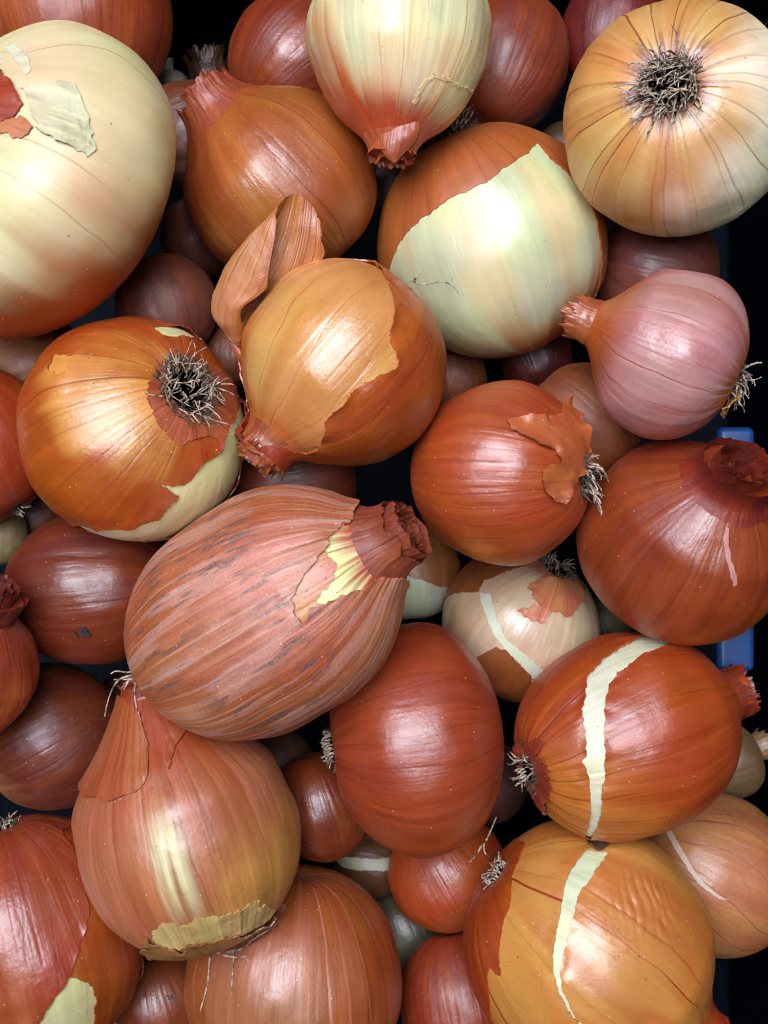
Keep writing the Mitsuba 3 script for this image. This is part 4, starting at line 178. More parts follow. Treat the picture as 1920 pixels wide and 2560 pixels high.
    {'R': 0.02142, 'Lr': 0.02059, 'Ln': 0.02142, 'rn': 0.0, 'ln': 0.0, 'axis': [0.195, -0.975, -0.105], 'label': 'brown onion wedged at the bottom edge, with a dark red spot on it', 'seed': 44, 'col': {'A': 'a05a40', 'B': '945038', 'C': 'd0c0a8', 'gw': (0.62, 0.8), 'V': ('6e3020', 14, 0.3, 0.3), 'N': ('a05a40', 2, 3), 'E': ('a05a40', 0), 'streak': 0.24, 'rough': 0.31, 'g': [0.045, 0.902, 0.429]}, 'layers': [{'name': 'red_spot', 'keep': [[[-0.443, -0.49], [-0.559, -0.472], [-0.581, -0.389], [-0.497, -0.362], [-0.412, -0.427]]], 'off': 0.0003, 'curl': 0.0001, 'jag': 0.05, 'col': {'A': '6a1f16', 'B': '5a1812', 'C': '6a1f16', 'gw': (2, 3), 'V': ('7a3018', 16, 0.5, 0.6), 'N': ('6a1f16', 2, 3), 'E': ('6a1f16', 0), 'g': [0.995, 0.0, -0.105]}}], 'pos': [-0.1004, -0.2167, -0.0925]},
    {'R': 0.01462, 'Lr': 0.01462, 'Ln': 0.01462, 'rn': 0.0, 'ln': 0.0, 'axis': [0.0, -1.0, 0.0], 'label': 'dusky violet onion deep in the gap left of the white onion', 'seed': 45, 'col': {'A': '786468', 'B': '6c585c', 'C': '786468', 'gw': (2, 3), 'V': ('7a3018', 16, 0.5, 0.6), 'N': ('786468', 2, 3), 'E': ('786468', 0), 'rough': 0.36, 'streak': 0.14, 'g': [1.0, 0.0, 0.0]}, 'pos': [0.0031, 0.1424, -0.0853]},
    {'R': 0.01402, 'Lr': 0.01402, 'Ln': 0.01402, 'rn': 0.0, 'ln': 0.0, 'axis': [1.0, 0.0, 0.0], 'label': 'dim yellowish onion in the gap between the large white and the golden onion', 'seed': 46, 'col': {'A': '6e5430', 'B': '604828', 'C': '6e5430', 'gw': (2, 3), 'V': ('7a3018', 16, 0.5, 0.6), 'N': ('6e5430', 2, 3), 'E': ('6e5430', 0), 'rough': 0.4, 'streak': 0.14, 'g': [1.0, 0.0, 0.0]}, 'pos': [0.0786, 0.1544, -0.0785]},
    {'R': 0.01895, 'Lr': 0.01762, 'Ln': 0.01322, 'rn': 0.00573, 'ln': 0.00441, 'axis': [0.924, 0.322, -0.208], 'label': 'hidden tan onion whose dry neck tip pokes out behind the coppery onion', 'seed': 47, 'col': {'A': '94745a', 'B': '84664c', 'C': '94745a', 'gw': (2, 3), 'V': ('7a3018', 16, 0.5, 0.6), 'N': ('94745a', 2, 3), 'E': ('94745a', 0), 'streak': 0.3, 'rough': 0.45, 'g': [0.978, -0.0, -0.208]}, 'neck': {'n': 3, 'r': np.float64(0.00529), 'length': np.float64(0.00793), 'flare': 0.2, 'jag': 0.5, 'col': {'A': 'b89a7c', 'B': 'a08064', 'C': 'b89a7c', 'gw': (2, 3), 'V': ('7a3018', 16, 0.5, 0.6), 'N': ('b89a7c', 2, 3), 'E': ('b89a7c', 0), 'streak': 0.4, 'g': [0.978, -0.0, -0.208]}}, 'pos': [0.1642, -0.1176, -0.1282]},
    {'R': 0.01675, 'Lr': 0.01755, 'Ln': 0.01675, 'rn': 0.0, 'ln': 0.0, 'axis': [0.287, -0.958, 0.0], 'label': 'barely lit onion deep in the gap under the golden brown onion', 'seed': 48, 'col': {'A': '8a4a2a', 'B': '723a20', 'C': '8a4a2a', 'gw': (2, 3), 'V': ('7a3018', 16, 0.5, 0.6), 'N': ('8a4a2a', 2, 3), 'E': ('8a4a2a', 0), 'rough': 0.52, 'g': [1.0, 0.0, 0.0]}, 'pos': [-0.0793, 0.1179, -0.0763]},  # this and the next brown ones are added to darken open gaps
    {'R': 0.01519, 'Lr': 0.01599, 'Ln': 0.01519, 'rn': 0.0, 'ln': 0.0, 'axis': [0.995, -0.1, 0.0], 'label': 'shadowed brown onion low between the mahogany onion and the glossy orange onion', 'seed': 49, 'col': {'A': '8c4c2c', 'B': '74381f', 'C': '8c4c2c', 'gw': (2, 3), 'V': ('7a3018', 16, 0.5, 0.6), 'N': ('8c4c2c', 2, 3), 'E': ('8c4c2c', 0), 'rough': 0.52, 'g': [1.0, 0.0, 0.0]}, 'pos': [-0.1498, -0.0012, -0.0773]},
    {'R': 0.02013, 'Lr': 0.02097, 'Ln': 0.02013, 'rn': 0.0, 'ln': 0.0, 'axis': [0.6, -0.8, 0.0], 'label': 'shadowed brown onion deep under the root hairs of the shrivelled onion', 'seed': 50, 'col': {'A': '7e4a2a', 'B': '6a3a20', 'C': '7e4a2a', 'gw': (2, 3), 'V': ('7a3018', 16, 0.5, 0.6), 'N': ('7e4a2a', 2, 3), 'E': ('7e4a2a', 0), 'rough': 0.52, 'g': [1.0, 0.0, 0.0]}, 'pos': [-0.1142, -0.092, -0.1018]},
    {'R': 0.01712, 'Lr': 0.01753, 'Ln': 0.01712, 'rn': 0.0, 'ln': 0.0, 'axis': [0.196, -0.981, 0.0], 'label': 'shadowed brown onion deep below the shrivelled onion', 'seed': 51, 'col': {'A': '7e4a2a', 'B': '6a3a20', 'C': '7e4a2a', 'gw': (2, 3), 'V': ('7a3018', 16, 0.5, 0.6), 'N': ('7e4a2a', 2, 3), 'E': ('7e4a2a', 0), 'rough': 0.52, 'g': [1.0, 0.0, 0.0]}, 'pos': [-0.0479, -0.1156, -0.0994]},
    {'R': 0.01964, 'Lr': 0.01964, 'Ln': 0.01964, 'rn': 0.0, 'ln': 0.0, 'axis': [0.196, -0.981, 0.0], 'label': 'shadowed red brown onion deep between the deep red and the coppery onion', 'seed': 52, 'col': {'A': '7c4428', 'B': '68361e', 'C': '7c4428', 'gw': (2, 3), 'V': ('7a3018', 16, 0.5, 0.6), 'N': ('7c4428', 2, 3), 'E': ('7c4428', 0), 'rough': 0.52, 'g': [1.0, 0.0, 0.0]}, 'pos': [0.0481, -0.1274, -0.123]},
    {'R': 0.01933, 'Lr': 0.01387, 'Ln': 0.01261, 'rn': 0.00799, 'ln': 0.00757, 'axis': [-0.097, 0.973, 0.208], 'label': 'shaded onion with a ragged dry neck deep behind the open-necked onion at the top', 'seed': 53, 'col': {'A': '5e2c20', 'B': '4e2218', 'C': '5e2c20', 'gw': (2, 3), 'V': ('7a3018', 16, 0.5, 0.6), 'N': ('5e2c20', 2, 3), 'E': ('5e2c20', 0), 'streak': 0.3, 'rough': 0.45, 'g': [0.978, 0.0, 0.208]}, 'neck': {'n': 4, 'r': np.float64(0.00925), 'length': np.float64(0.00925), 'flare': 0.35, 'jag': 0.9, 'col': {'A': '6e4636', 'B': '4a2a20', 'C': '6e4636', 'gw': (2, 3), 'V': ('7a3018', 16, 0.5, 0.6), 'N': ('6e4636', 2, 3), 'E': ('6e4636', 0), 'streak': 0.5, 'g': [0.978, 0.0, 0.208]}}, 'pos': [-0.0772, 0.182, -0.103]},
    {'R': 0.01085, 'Lr': 0.01302, 'Ln': 0.01085, 'rn': 0.00304, 'ln': 0.00521, 'axis': [-0.098, 0.98, 0.174], 'label': 'dim whitish onion tip in the gap beside the reddish brown corner onion', 'seed': 54, 'col': {'A': 'c4bcb4', 'B': 'b8aea4', 'C': 'c4bcb4', 'gw': (2, 3), 'V': ('7a3018', 16, 0.5, 0.6), 'N': ('c4bcb4', 2, 3), 'E': ('c4bcb4', 0), 'rough': 0.4, 'g': [0.985, 0.0, 0.174]}, 'pos': [-0.1001, 0.1955, -0.1199]},
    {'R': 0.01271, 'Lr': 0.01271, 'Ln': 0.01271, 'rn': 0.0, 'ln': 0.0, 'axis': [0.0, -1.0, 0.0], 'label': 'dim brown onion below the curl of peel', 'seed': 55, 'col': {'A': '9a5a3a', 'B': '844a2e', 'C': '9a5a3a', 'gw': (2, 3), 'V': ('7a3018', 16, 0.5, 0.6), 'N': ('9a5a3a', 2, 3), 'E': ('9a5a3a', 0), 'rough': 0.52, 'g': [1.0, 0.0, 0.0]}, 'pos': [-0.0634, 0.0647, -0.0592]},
]


# ---------------------------------------------------------------- materials
ROWS, NP = [], 52


def row(c):
    """One line of the colour table: a skin's hues, veins, streaks, dirt, gloss and relief. Returns its number."""
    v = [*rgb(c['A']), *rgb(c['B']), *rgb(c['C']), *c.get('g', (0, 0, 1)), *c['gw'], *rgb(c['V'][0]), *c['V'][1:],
         c.get('streak', 0.2), c.get('mould', 0), c.get('dirt', 0.4), c.get('rough', 0.36), c.get('bump', 1.0), c.get('cell', 0),
         *rgb(c['N'][0]), *c['N'][1:], *rgb(c['E'][0]), c['E'][1], *rgb(c.get('cellc', c['B'])), c.get('net', 0), c.get('fib', 0), *rgb(c.get('P', (c['A'],))[0]), *c.get('P', (0, 0, 0, 0, 0))[1:]]
    ROWS.append(v + [0.0] * (NP - len(v)))
    return len(ROWS) - 1


TABLE = []


def lookup(uv):
    i = dr.floor(uv.x * 0.5 + 0.1)
    k = mi.UInt32(dr.clip(i, 0, len(ROWS) - 1)) * NP
    one = lambda j: dr.gather(mi.Float, TABLE[0], k + j)
    three = lambda j: mi.Color3f(one(j), one(j + 1), one(j + 2))
    phi = (uv.x - 2 * i - 0.5) * (2 * math.pi)
    return i, phi, uv.y, one, three


def streaks(i, phi, t):
    c, s = dr.cos(phi), dr.sin(phi)
    o = i * 3.7
    s1 = fbm(c * 5 + 10 + o, s * 5 + 10, t * 1.7 + o, 2)
    s2 = fbm(c * 19 + 40, s * 19 + 40 + o, t * 2.6 + o, 3)
    s3 = noise(c * 64 + 90, s * 64 + 90 + o, t * 9 + o)
    return c, s, o, s1, s2, s3


def vein_field(i, phi, t, n, w):
    """(line 0..1, segment number) of the long veins that run from root to neck."""
    x = phi * n / (2 * math.pi) + (noise(t * 3.5 + i * 1.7, i * 5.1) - 0.5) * 0.7 + (noise(t * 17, phi * 2.0, i) - 0.5) * 0.10
    k = dr.floor(x)
    at = 0.15 + 0.7 * cell_rand(k, i, 3)
    seg = k + dr.select(x - k > at, 0.0, -1.0)
    mm = dr.abs(x - k - at) * (2 * math.pi / n) * dr.maximum(dr.sin(math.pi * dr.clip(t, 0.02, 0.98)), 0.08) * 37
    wid = w * (0.55 + 0.9 * noise(t * 6, k, i))
    strong = (0.25 + 0.75 * cell_rand(k, i, 8)) * (0.35 + 0.65 * smoothstep(0.25, 0.6, noise(t * 5 + 3, k * 2.3, i)))
    return (1 - smoothstep(0.35 * wid, wid, mm)) * strong, seg


def skin_colour(p, nrm, uv):
    i, phi, t, one, three = lookup(uv)
    c, s, o, s1, s2, s3 = streaks(i, phi, t)
    th = t * math.pi
    st, ct = dr.sin(th), -dr.cos(th)
    d = mi.Vector3f(st * c, st * s, ct)
    blotch = fbm(d.x * 2.2 + o, d.y * 2.2 + 5, d.z * 2.2 + 9, 3)
    line, seg = vein_field(i, phi, t, one(17), one(18))
    streak = one(20)
    col = mix(three(0), three(3), smoothstep(0.36, 0.64, s1 * 0.55 + blotch * 0.45))
    r = cell_rand(seg, i, 21)
    col = mix(col, three(35), one(25) * dr.square(r) * smoothstep(0.02, 0.2, st))
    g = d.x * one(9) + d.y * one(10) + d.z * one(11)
    col = mix(col, three(6), smoothstep(one(12), one(13), g + (blotch - 0.5) * 0.4 + (s1 - 0.5) * 0.6))  # own hue toward one side; for some bulbs limb shading put into colour
    col = mix(col, three(26), smoothstep(one(29), one(30), t + (s2 - 0.5) * 0.12))
    pm = dr.square(dr.square((phi - one(43)) / dr.maximum(one(45), 1e-4))) + dr.square(dr.square((t - one(44)) / dr.maximum(one(46), 1e-4)))
    pm = dr.exp(-pm) * smoothstep(0.2, 0.5, s2 * 0.6 + s1 * 0.4) * dr.select(one(45) > 0, 1.0, 0.0)
    col = mix(col, three(40), pm * 0.75)
    e = one(34)
    col = mix(col, three(31), (1 - smoothstep(0.55, 1.25, t / dr.maximum(e, 1e-3) + (s2 - 0.5) * 1.0)) * dr.select(e > 0, 1.0, 0.0))
    col *= 1 + streak * ((s2 - 0.5) * 1.1 + (s3 - 0.5) * 0.5 + (s1 - 0.5) * 0.7)
    col *= 1 + 0.5 * (blotch - 0.5)
    hue = noise(d.x * 1.7 + o + 70, d.y * 1.7, d.z * 1.7) - 0.5 + (s1 - 0.5) * 0.6
    col *= mi.Color3f(1 + 0.06 * hue, 1 - 0.22 * hue, 1 + 0.06 * hue)
    # fibrous, dried skin: fine pale and red fibres, grey bloom, clumps of dark mould along the fibres
    fib = one(39)
    f1 = noise(c * 120 + 7, s * 120 + 7, t * 16)
    f2 = fbm(c * 12 + 31, s * 12 + 31, t * 2.2, 2)
    col = mix(col, col * mi.Color3f(1.6, 1.6, 1.65), fib * smoothstep(0.55, 0.85, f1) * 0.35)
    col = mix(col, mi.Color3f(0.60, 0.42, 0.34), fib * smoothstep(0.62, 0.74, noise(c * 34 + 3, s * 34, t * 2.5)) * 0.16)
    col = mix(col, col * mi.Color3f(0.7, 0.56, 0.48), fib * smoothstep(0.55, 0.75, f2) * 0.2)
    m = one(21)
    grain = noise(p.x * 2600, p.y * 2600, p.z * 2600)
    col *= 1 + (0.06 + 0.25 * fib) * (grain - 0.5)
    mid = smoothstep(0.12, 0.34, t) * (1 - smoothstep(0.62, 0.8, t))
    w1 = smoothstep(0.50, 0.68, fbm(c * 7 + 3, s * 7 + 3, t * 4 + 1, 3)) * (0.4 + 0.6 * grain)
    col = mix(col, mi.Color3f(0.54, 0.38, 0.34), m * w1 * 0.3)
    w2 = smoothstep(0.56, 0.66, fbm(c * 20 + 23, s * 20 + 23, t * 13 + 5, 3)) * (0.35 + 0.65 * smoothstep(0.40, 0.62, grain)) * mid * smoothstep(0.25, 0.55, noise(c * 2 + 3, s * 2, t * 4))
    col = mix(col, mi.Color3f(0.045, 0.042, 0.05), m * w2 * 0.8)
    # veins and the fine crackle between them
    col = mix(col, three(14), dr.clip(line * one(19), 0, 1))
    f, f2_, _ = voronoi(phi * 4.5 + i * 3 + (s2 - 0.5) * 0.5, t * 9 + i + (blotch - 0.5) * 1.5)
    net = (1 - smoothstep(0.008, 0.03, f2_ - f)) * smoothstep(0.45, 0.62, noise(phi * 2.2 + i, t * 6))
    col = mix(col, three(14), one(38) * 0.6 * net)
    # specks of soil and of dry skin
    dirt = one(22)
    a, _, q = voronoi(phi * 17 * dr.maximum(st, 0.3) + i * 11, t * 52)
    hit = smoothstep(1.0 - 0.035 * dirt, 1.0 - 0.02 * dirt, q) * (1 - smoothstep(0.03, 0.05 + 0.14 * cell_rand(q * 9e5, 3), a))
    col = mix(col, mi.Color3f(0.035, 0.022, 0.015), hit * 0.85)
    a, _, q = voronoi(phi * 21 * dr.maximum(st, 0.3) + i * 5 + 50, t * 60 + 9)
    hit = smoothstep(0.985, 0.988, q) * (1 - smoothstep(0.05, 0.17, a))
    col = mix(col, mi.Color3f(0.75, 0.55, 0.40), hit * 0.55)
    return dr.clip(col, 0.004, 0.92)


def skin_rough(p, nrm, uv):
    i, phi, t, one, three = lookup(uv)
    c, s, o, s1, s2, s3 = streaks(i, phi, t)
    line, seg = vein_field(i, phi, t, one(17), one(18))
    return dr.clip(one(23) + 0.10 + (s2 - 0.5) * 0.26 + (s1 - 0.5) * 0.2 + (cell_rand(seg, i, 5) - 0.5) * 0.04, 0.18, 0.9)


def skin_height(p, nrm, uv):
    i, phi, t, one, three = lookup(uv)
    c, s, o, s1, s2, s3 = streaks(i, phi, t)
    b = fbm(p.x * 160 + o, p.y * 160, p.z * 160, 2)
    line, seg = vein_field(i, phi, t, one(17), one(18) * 1.6)
    return one(24) * (s2 * 0.00030 + s3 * 0.00003 + b * (0.00032 - 0.00022 * one(39)) + fbm(p.x * 620, p.y * 620, p.z * 620, 2) * 0.00007 + noise(p.x * 1500, p.y * 1500, p.z * 1500) * 0.000035 - line * 0.00008 * one(19))


scene['skin'] = {'type': 'twosided', 'bsdf': {'type': 'bumpmap', 'bump': {**mikit.proc(skin_height, eps=2.5e-4)}, 'scale': 1.0, 'nested': {
    'type': 'principled', 'base_color': mikit.proc(skin_colour), 'roughness': mikit.proc(skin_rough), 'specular': 0.85}}}


def root_pale(p, nrm, uv):
    n = fbm(p.x * 700, p.y * 700, p.z * 700, 2)
    return mix((0.06, 0.036, 0.022), (0.46, 0.36, 0.26), smoothstep(0.25, 0.7, n))


def root_dark(p, nrm, uv):
    n = fbm(p.x * 900, p.y * 900, p.z * 900, 2)
    return mix((0.02, 0.013, 0.009), (0.24, 0.15, 0.10), dr.square(n))


def navy(p, nrm, uv):
    n = fbm(p.x * 60, p.y * 60, p.z * 60, 3)
    return mix((0.0005, 0.0020, 0.0052), (0.0010, 0.0030, 0.0075), n)


scene['root_fibre'] = {'type': 'principled', 'base_color': mikit.proc(root_pale), 'roughness': 0.7}
scene['root_stub'] = {'type': 'principled', 'base_color': mikit.proc(root_dark), 'roughness': 0.75}
scene['navy_plastic'] = {'type': 'twosided', 'bsdf': {'type': 'principled', 'base_color': mikit.proc(navy), 'roughness': 0.6, 'specular': 0.06}}
scene['blue_plastic'] = {'type': 'twosided', 'bsdf': {'type': 'principled', 'base_color': {'type': 'rgb', 'value': [0.010, 0.055, 0.19]}, 'roughness': 0.4}}


def number(key):
    """key, or key_001, key_002 ... when it is taken"""
    if key not in scene and key not in labels:
        return key
    k = 1
    while f'{key}_{k:03d}' in scene or f'{key}_{k:03d}' in labels:
        k += 1
    return f'{key}_{k:03d}'


# ---------------------------------------------------------------- the crate
def rounded_box(lo, hi, r=0.004):
    lo, hi = np.asarray(lo, float), np.asarray(hi, float)
    from manifold3d import Manifold
    s = Manifold.sphere(r, 12)
    pts = [s.translate([x, y, z]) for x in (lo[0] + r, hi[0] - r) for y in (lo[1] + r, hi[1] - r) for z in (lo[2] + r, hi[2] - r)]
    return Manifold.batch_hull(pts)


FLOOR = -0.215
W0, W1, Y0, Y1, TOP = -0.27, 0.192, -0.30, 0.245, 0.03


def crate_part(name, mesh, bsdf='navy_plastic'):
    scene[number('crate__' + name)] = mikit.ply(mesh, bsdf, smooth=35)


crate_part('base', rounded_box((W0, Y0, FLOOR - 0.006), (W1, Y1, FLOOR)))
crate_part('side_wall', rounded_box((W1, Y0, FLOOR), (W1 + 0.006, Y1, TOP)))
crate_part('side_wall', rounded_box((W0 - 0.006, Y0, FLOOR), (W0, Y1, TOP)))
crate_part('side_wall', rounded_box((W0, Y1, FLOOR), (W1, Y1 + 0.006, TOP)))
crate_part('side_wall', rounded_box((W0, Y0 - 0.006, FLOOR), (W1, Y0, TOP)))
for y in np.arange(-0.26, 0.24, 0.07):
    crate_part('rib', rounded_box((W1 - 0.0035, y, FLOOR + 0.01), (W1 + 0.001, y + 0.006, TOP - 0.004), 0.0015))
for x in np.arange(-0.24, 0.18, 0.07):
    crate_part('rib', rounded_box((x, Y1 - 0.0035, FLOOR + 0.01), (x + 0.006, Y1 + 0.001, TOP - 0.004), 0.0015))
LUG = dict(lo=(0.1410, -0.0675, -0.074), hi=(0.1568, 0.036, -0.066))
crate_part('bracket', rounded_box((0.1495, -0.03, -0.0735), (W1 - 0.0005, -0.012, -0.068), 0.002))
crate_part('handle', rounded_box(LUG['lo'], LUG['hi'], 0.0028), 'blue_plastic')
labels['crate__handle'] = {'label': 'bright blue rounded handle bar beside the crate wall'}
labels['crate'] = {'label': 'dark navy blue plastic crate that holds the whole heap of onions', 'category': 'crate'}


# ---------------------------------------------------------------- skins, roots, necks
def torn(poly, jag, rng):
    """The outline with a torn edge: points every 0.012 rad, pushed in and out by small noise."""
    p = np.asarray(poly, float)
    out = []
    for a, b in zip(p, np.roll(p, -1, 0)):
        n = max(1, int(np.linalg.norm(b - a) / 0.012))
        out.append(a + (b - a) * (np.arange(n) / n)[:, None])
    q = np.vstack(out)
    k = rng.integers(0, 1000)
    for ax in (0, 1):
        s = np.stack([q[:, 0] * 14 + k, q[:, 1] * 14, np.full(len(q), ax * 7.0)], 1)
        q[:, ax] += jag * ((meshkit.fbm(s, 2, 3) - 0.5) * 1.7 + (meshkit.noise(s * 5, 8) - 0.5) * 1.2)
    g = shapely.Polygon(q).buffer(0)
    return g


def clip(V, F, f, attrs):
    """The part of the mesh where f > 0, cut along f = 0; attrs are per-vertex arrays carried along."""
    pos = f > 0
    n = pos[F].sum(1)
    keep = [F[n == 3]]
    new, index = [], {}
    base = len(V)
    ei, ej, ew = [], [], []

    def cut(i, j):
        key = (i, j) if i < j else (j, i)
        if key not in index:
            index[key] = base + len(ei)
            a, b = key
            ei.append(a), ej.append(b), ew.append(f[a] / (f[a] - f[b]))
        return index[key]

    for tri in F[(n == 1) | (n == 2)]:
        i = [k for k in range(3) if pos[tri[k]]]
        if len(i) == 1:
            a, b, c = tri[i[0]], tri[(i[0] + 1) % 3], tri[(i[0] + 2) % 3]
            new.append((a, cut(a, b), cut(a, c)))
        else:
            o = [k for k in range(3) if not pos[tri[k]]][0]
            a, b, c = tri[o], tri[(o + 1) % 3], tri[(o + 2) % 3]
            ab, ac = cut(a, b), cut(a, c)
            new += [(ab, b, c), (ab, c, ac)]
    if new:
        keep.append(np.array(new))
    F2 = np.vstack(keep)
    ei, ej, ew = np.array(ei, int), np.array(ej, int), np.array(ew)[:, None]
    cutv = lambda x: np.vstack([x, x[ei] * (1 - ew) + x[ej] * ew]) if len(ei) else x
    V2, attrs2 = cutv(V), [cutv(x) for x in attrs]
    used = np.unique(F2)
    re = np.full(len(V2), -1)
    re[used] = np.arange(len(used))
    rim = used >= base
    return V2[used], re[F2], [x[used] for x in attrs2], rim


def skin_sheet(o, layer, rng):
    """A layer of skin lying on the bulb: kept inside or torn away inside the given outlines, its torn edge thick and a little lifted."""
    nphi, nt = o.get('res', (270, 190))
    V, d, N, phi, t = surface(o, nphi, nt)
    F = grid_faces(nt, nphi + 1)
    V, N, q = V.reshape(-1, 3), N.reshape(-1, 3), chart(d).reshape(-1, 2)
    ph, tt = np.broadcast_to(phi, (nt, nphi + 1)).ravel(), np.repeat(t, nphi + 1)
    f = np.full(len(V), 9.0)
    for kind in ('keep', 'hole'):
        if kind not in layer:
            continue
        shape = shapely.union_all([torn(p, layer.get('jag', 0.02), rng) for p in layer[kind]])
        pts = shapely.points(q)
        dist = shapely.distance(shape.boundary, pts)
        inside = shapely.contains(shape, pts)
        g = np.where(inside, dist, -dist)
        f = np.minimum(f, g if kind == 'keep' else -g)
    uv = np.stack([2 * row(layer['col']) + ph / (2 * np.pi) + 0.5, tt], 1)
    keep = f[F].max(1) > 0
    V2, F2, (N2, uv2, f2), rim = clip(V, F[keep], f, [N, uv, f[:, None]])
    k = o['seed'] * 2.3
    loose = meshkit.fbm(V2 * 130 + k, 2, 4)[:, None]
    off = layer['off'] + layer.get('curl', 0) * np.exp(-np.maximum(f2, 0) / 0.09) * np.clip(loose * 3.0 - 0.9, 0, 1.7)
    T_ = V2 + N2 * off
    # the torn edge has the thickness of the skin
    E = np.sort(np.vstack([F2[:, [0, 1]], F2[:, [1, 2]], F2[:, [2, 0]]]), 1)
    Ed = np.vstack([F2[:, [0, 1]], F2[:, [1, 2]], F2[:, [2, 0]]])
    _, inv, cnt = np.unique(E, axis=0, return_inverse=True, return_counts=True)
    edge = Ed[(cnt[inv.ravel()] == 1)]
    edge = edge[rim[edge].all(1)]
    if len(edge):
        ids, inv = np.unique(edge, return_inverse=True)
        inv = inv.reshape(-1, 2)
        n0 = len(T_)
        lift = off[ids] - np.minimum(off[ids] + 0.0001, 0.0006 + 0 * off[ids])
        low = V2[ids] + N2[ids] * lift
        T_ = np.vstack([T_, T_[ids], low])
        uv2 = np.vstack([uv2, uv2[ids], uv2[ids]])
        a, b = inv[:, 0] + n0, inv[:, 1] + n0
        c, e = a + len(ids), b + len(ids)
        F2 = np.vstack([F2, np.stack([a, c, e], 1), np.stack([a, e, b], 1)])
    return trimesh.Trimesh(T_, F2, process=False), uv2


def tubes(paths, radii, sides=5):
    Vs, Fs, n = [], [], 0
    ang = np.arange(sides) * 2 * np.pi / sides
    for P, R in zip(paths, radii):
        P = np.asarray(P, float)
        tan = np.gradient(P, axis=0)
        tan /= np.maximum(np.linalg.norm(tan, axis=1, keepdims=True), 1e-12)
        up = np.array([0.3, 0.2, 0.93])
        x = np.cross(tan, up)
        x /= np.maximum(np.linalg.norm(x, axis=1, keepdims=True), 1e-9)
        y = np.cross(tan, x)
        ring = P[:, None] + R[:, None, None] * (np.cos(ang)[None, :, None] * x[:, None] + np.sin(ang)[None, :, None] * y[:, None])
        m = len(P)
        i = (np.arange(m - 1)[:, None] * sides + np.arange(sides)).ravel()
        j = (np.arange(m - 1)[:, None] * sides + (np.arange(sides) + 1) % sides).ravel()
        Vs.append(ring.reshape(-1, 3))
        Vs.append(P[-1:])
        last = (m - 1) * sides
        e = np.arange(sides)
        Fs.append(n + np.vstack([np.stack([i, j, j + sides], 1), np.stack([i, j + sides, i + sides], 1), np.stack([last + e, last + (e + 1) % sides, np.full(sides, m * sides)], 1)]))
        n += m * sides + 1
    return trimesh.Trimesh(np.vstack(Vs), np.vstack(Fs), process=False)


def smooth_path(pts, n):
    pts = np.asarray(pts, float)
    from scipy.interpolate import CubicSpline
    s = np.concatenate([[0], np.cumsum(np.linalg.norm(np.diff(pts, axis=0), axis=1))])
    return CubicSpline(s, pts)(np.linspace(0, s[-1], n)) if len(pts) > 2 else pts[0] + (pts[1] - pts[0]) * np.linspace(0, 1, n)[:, None]


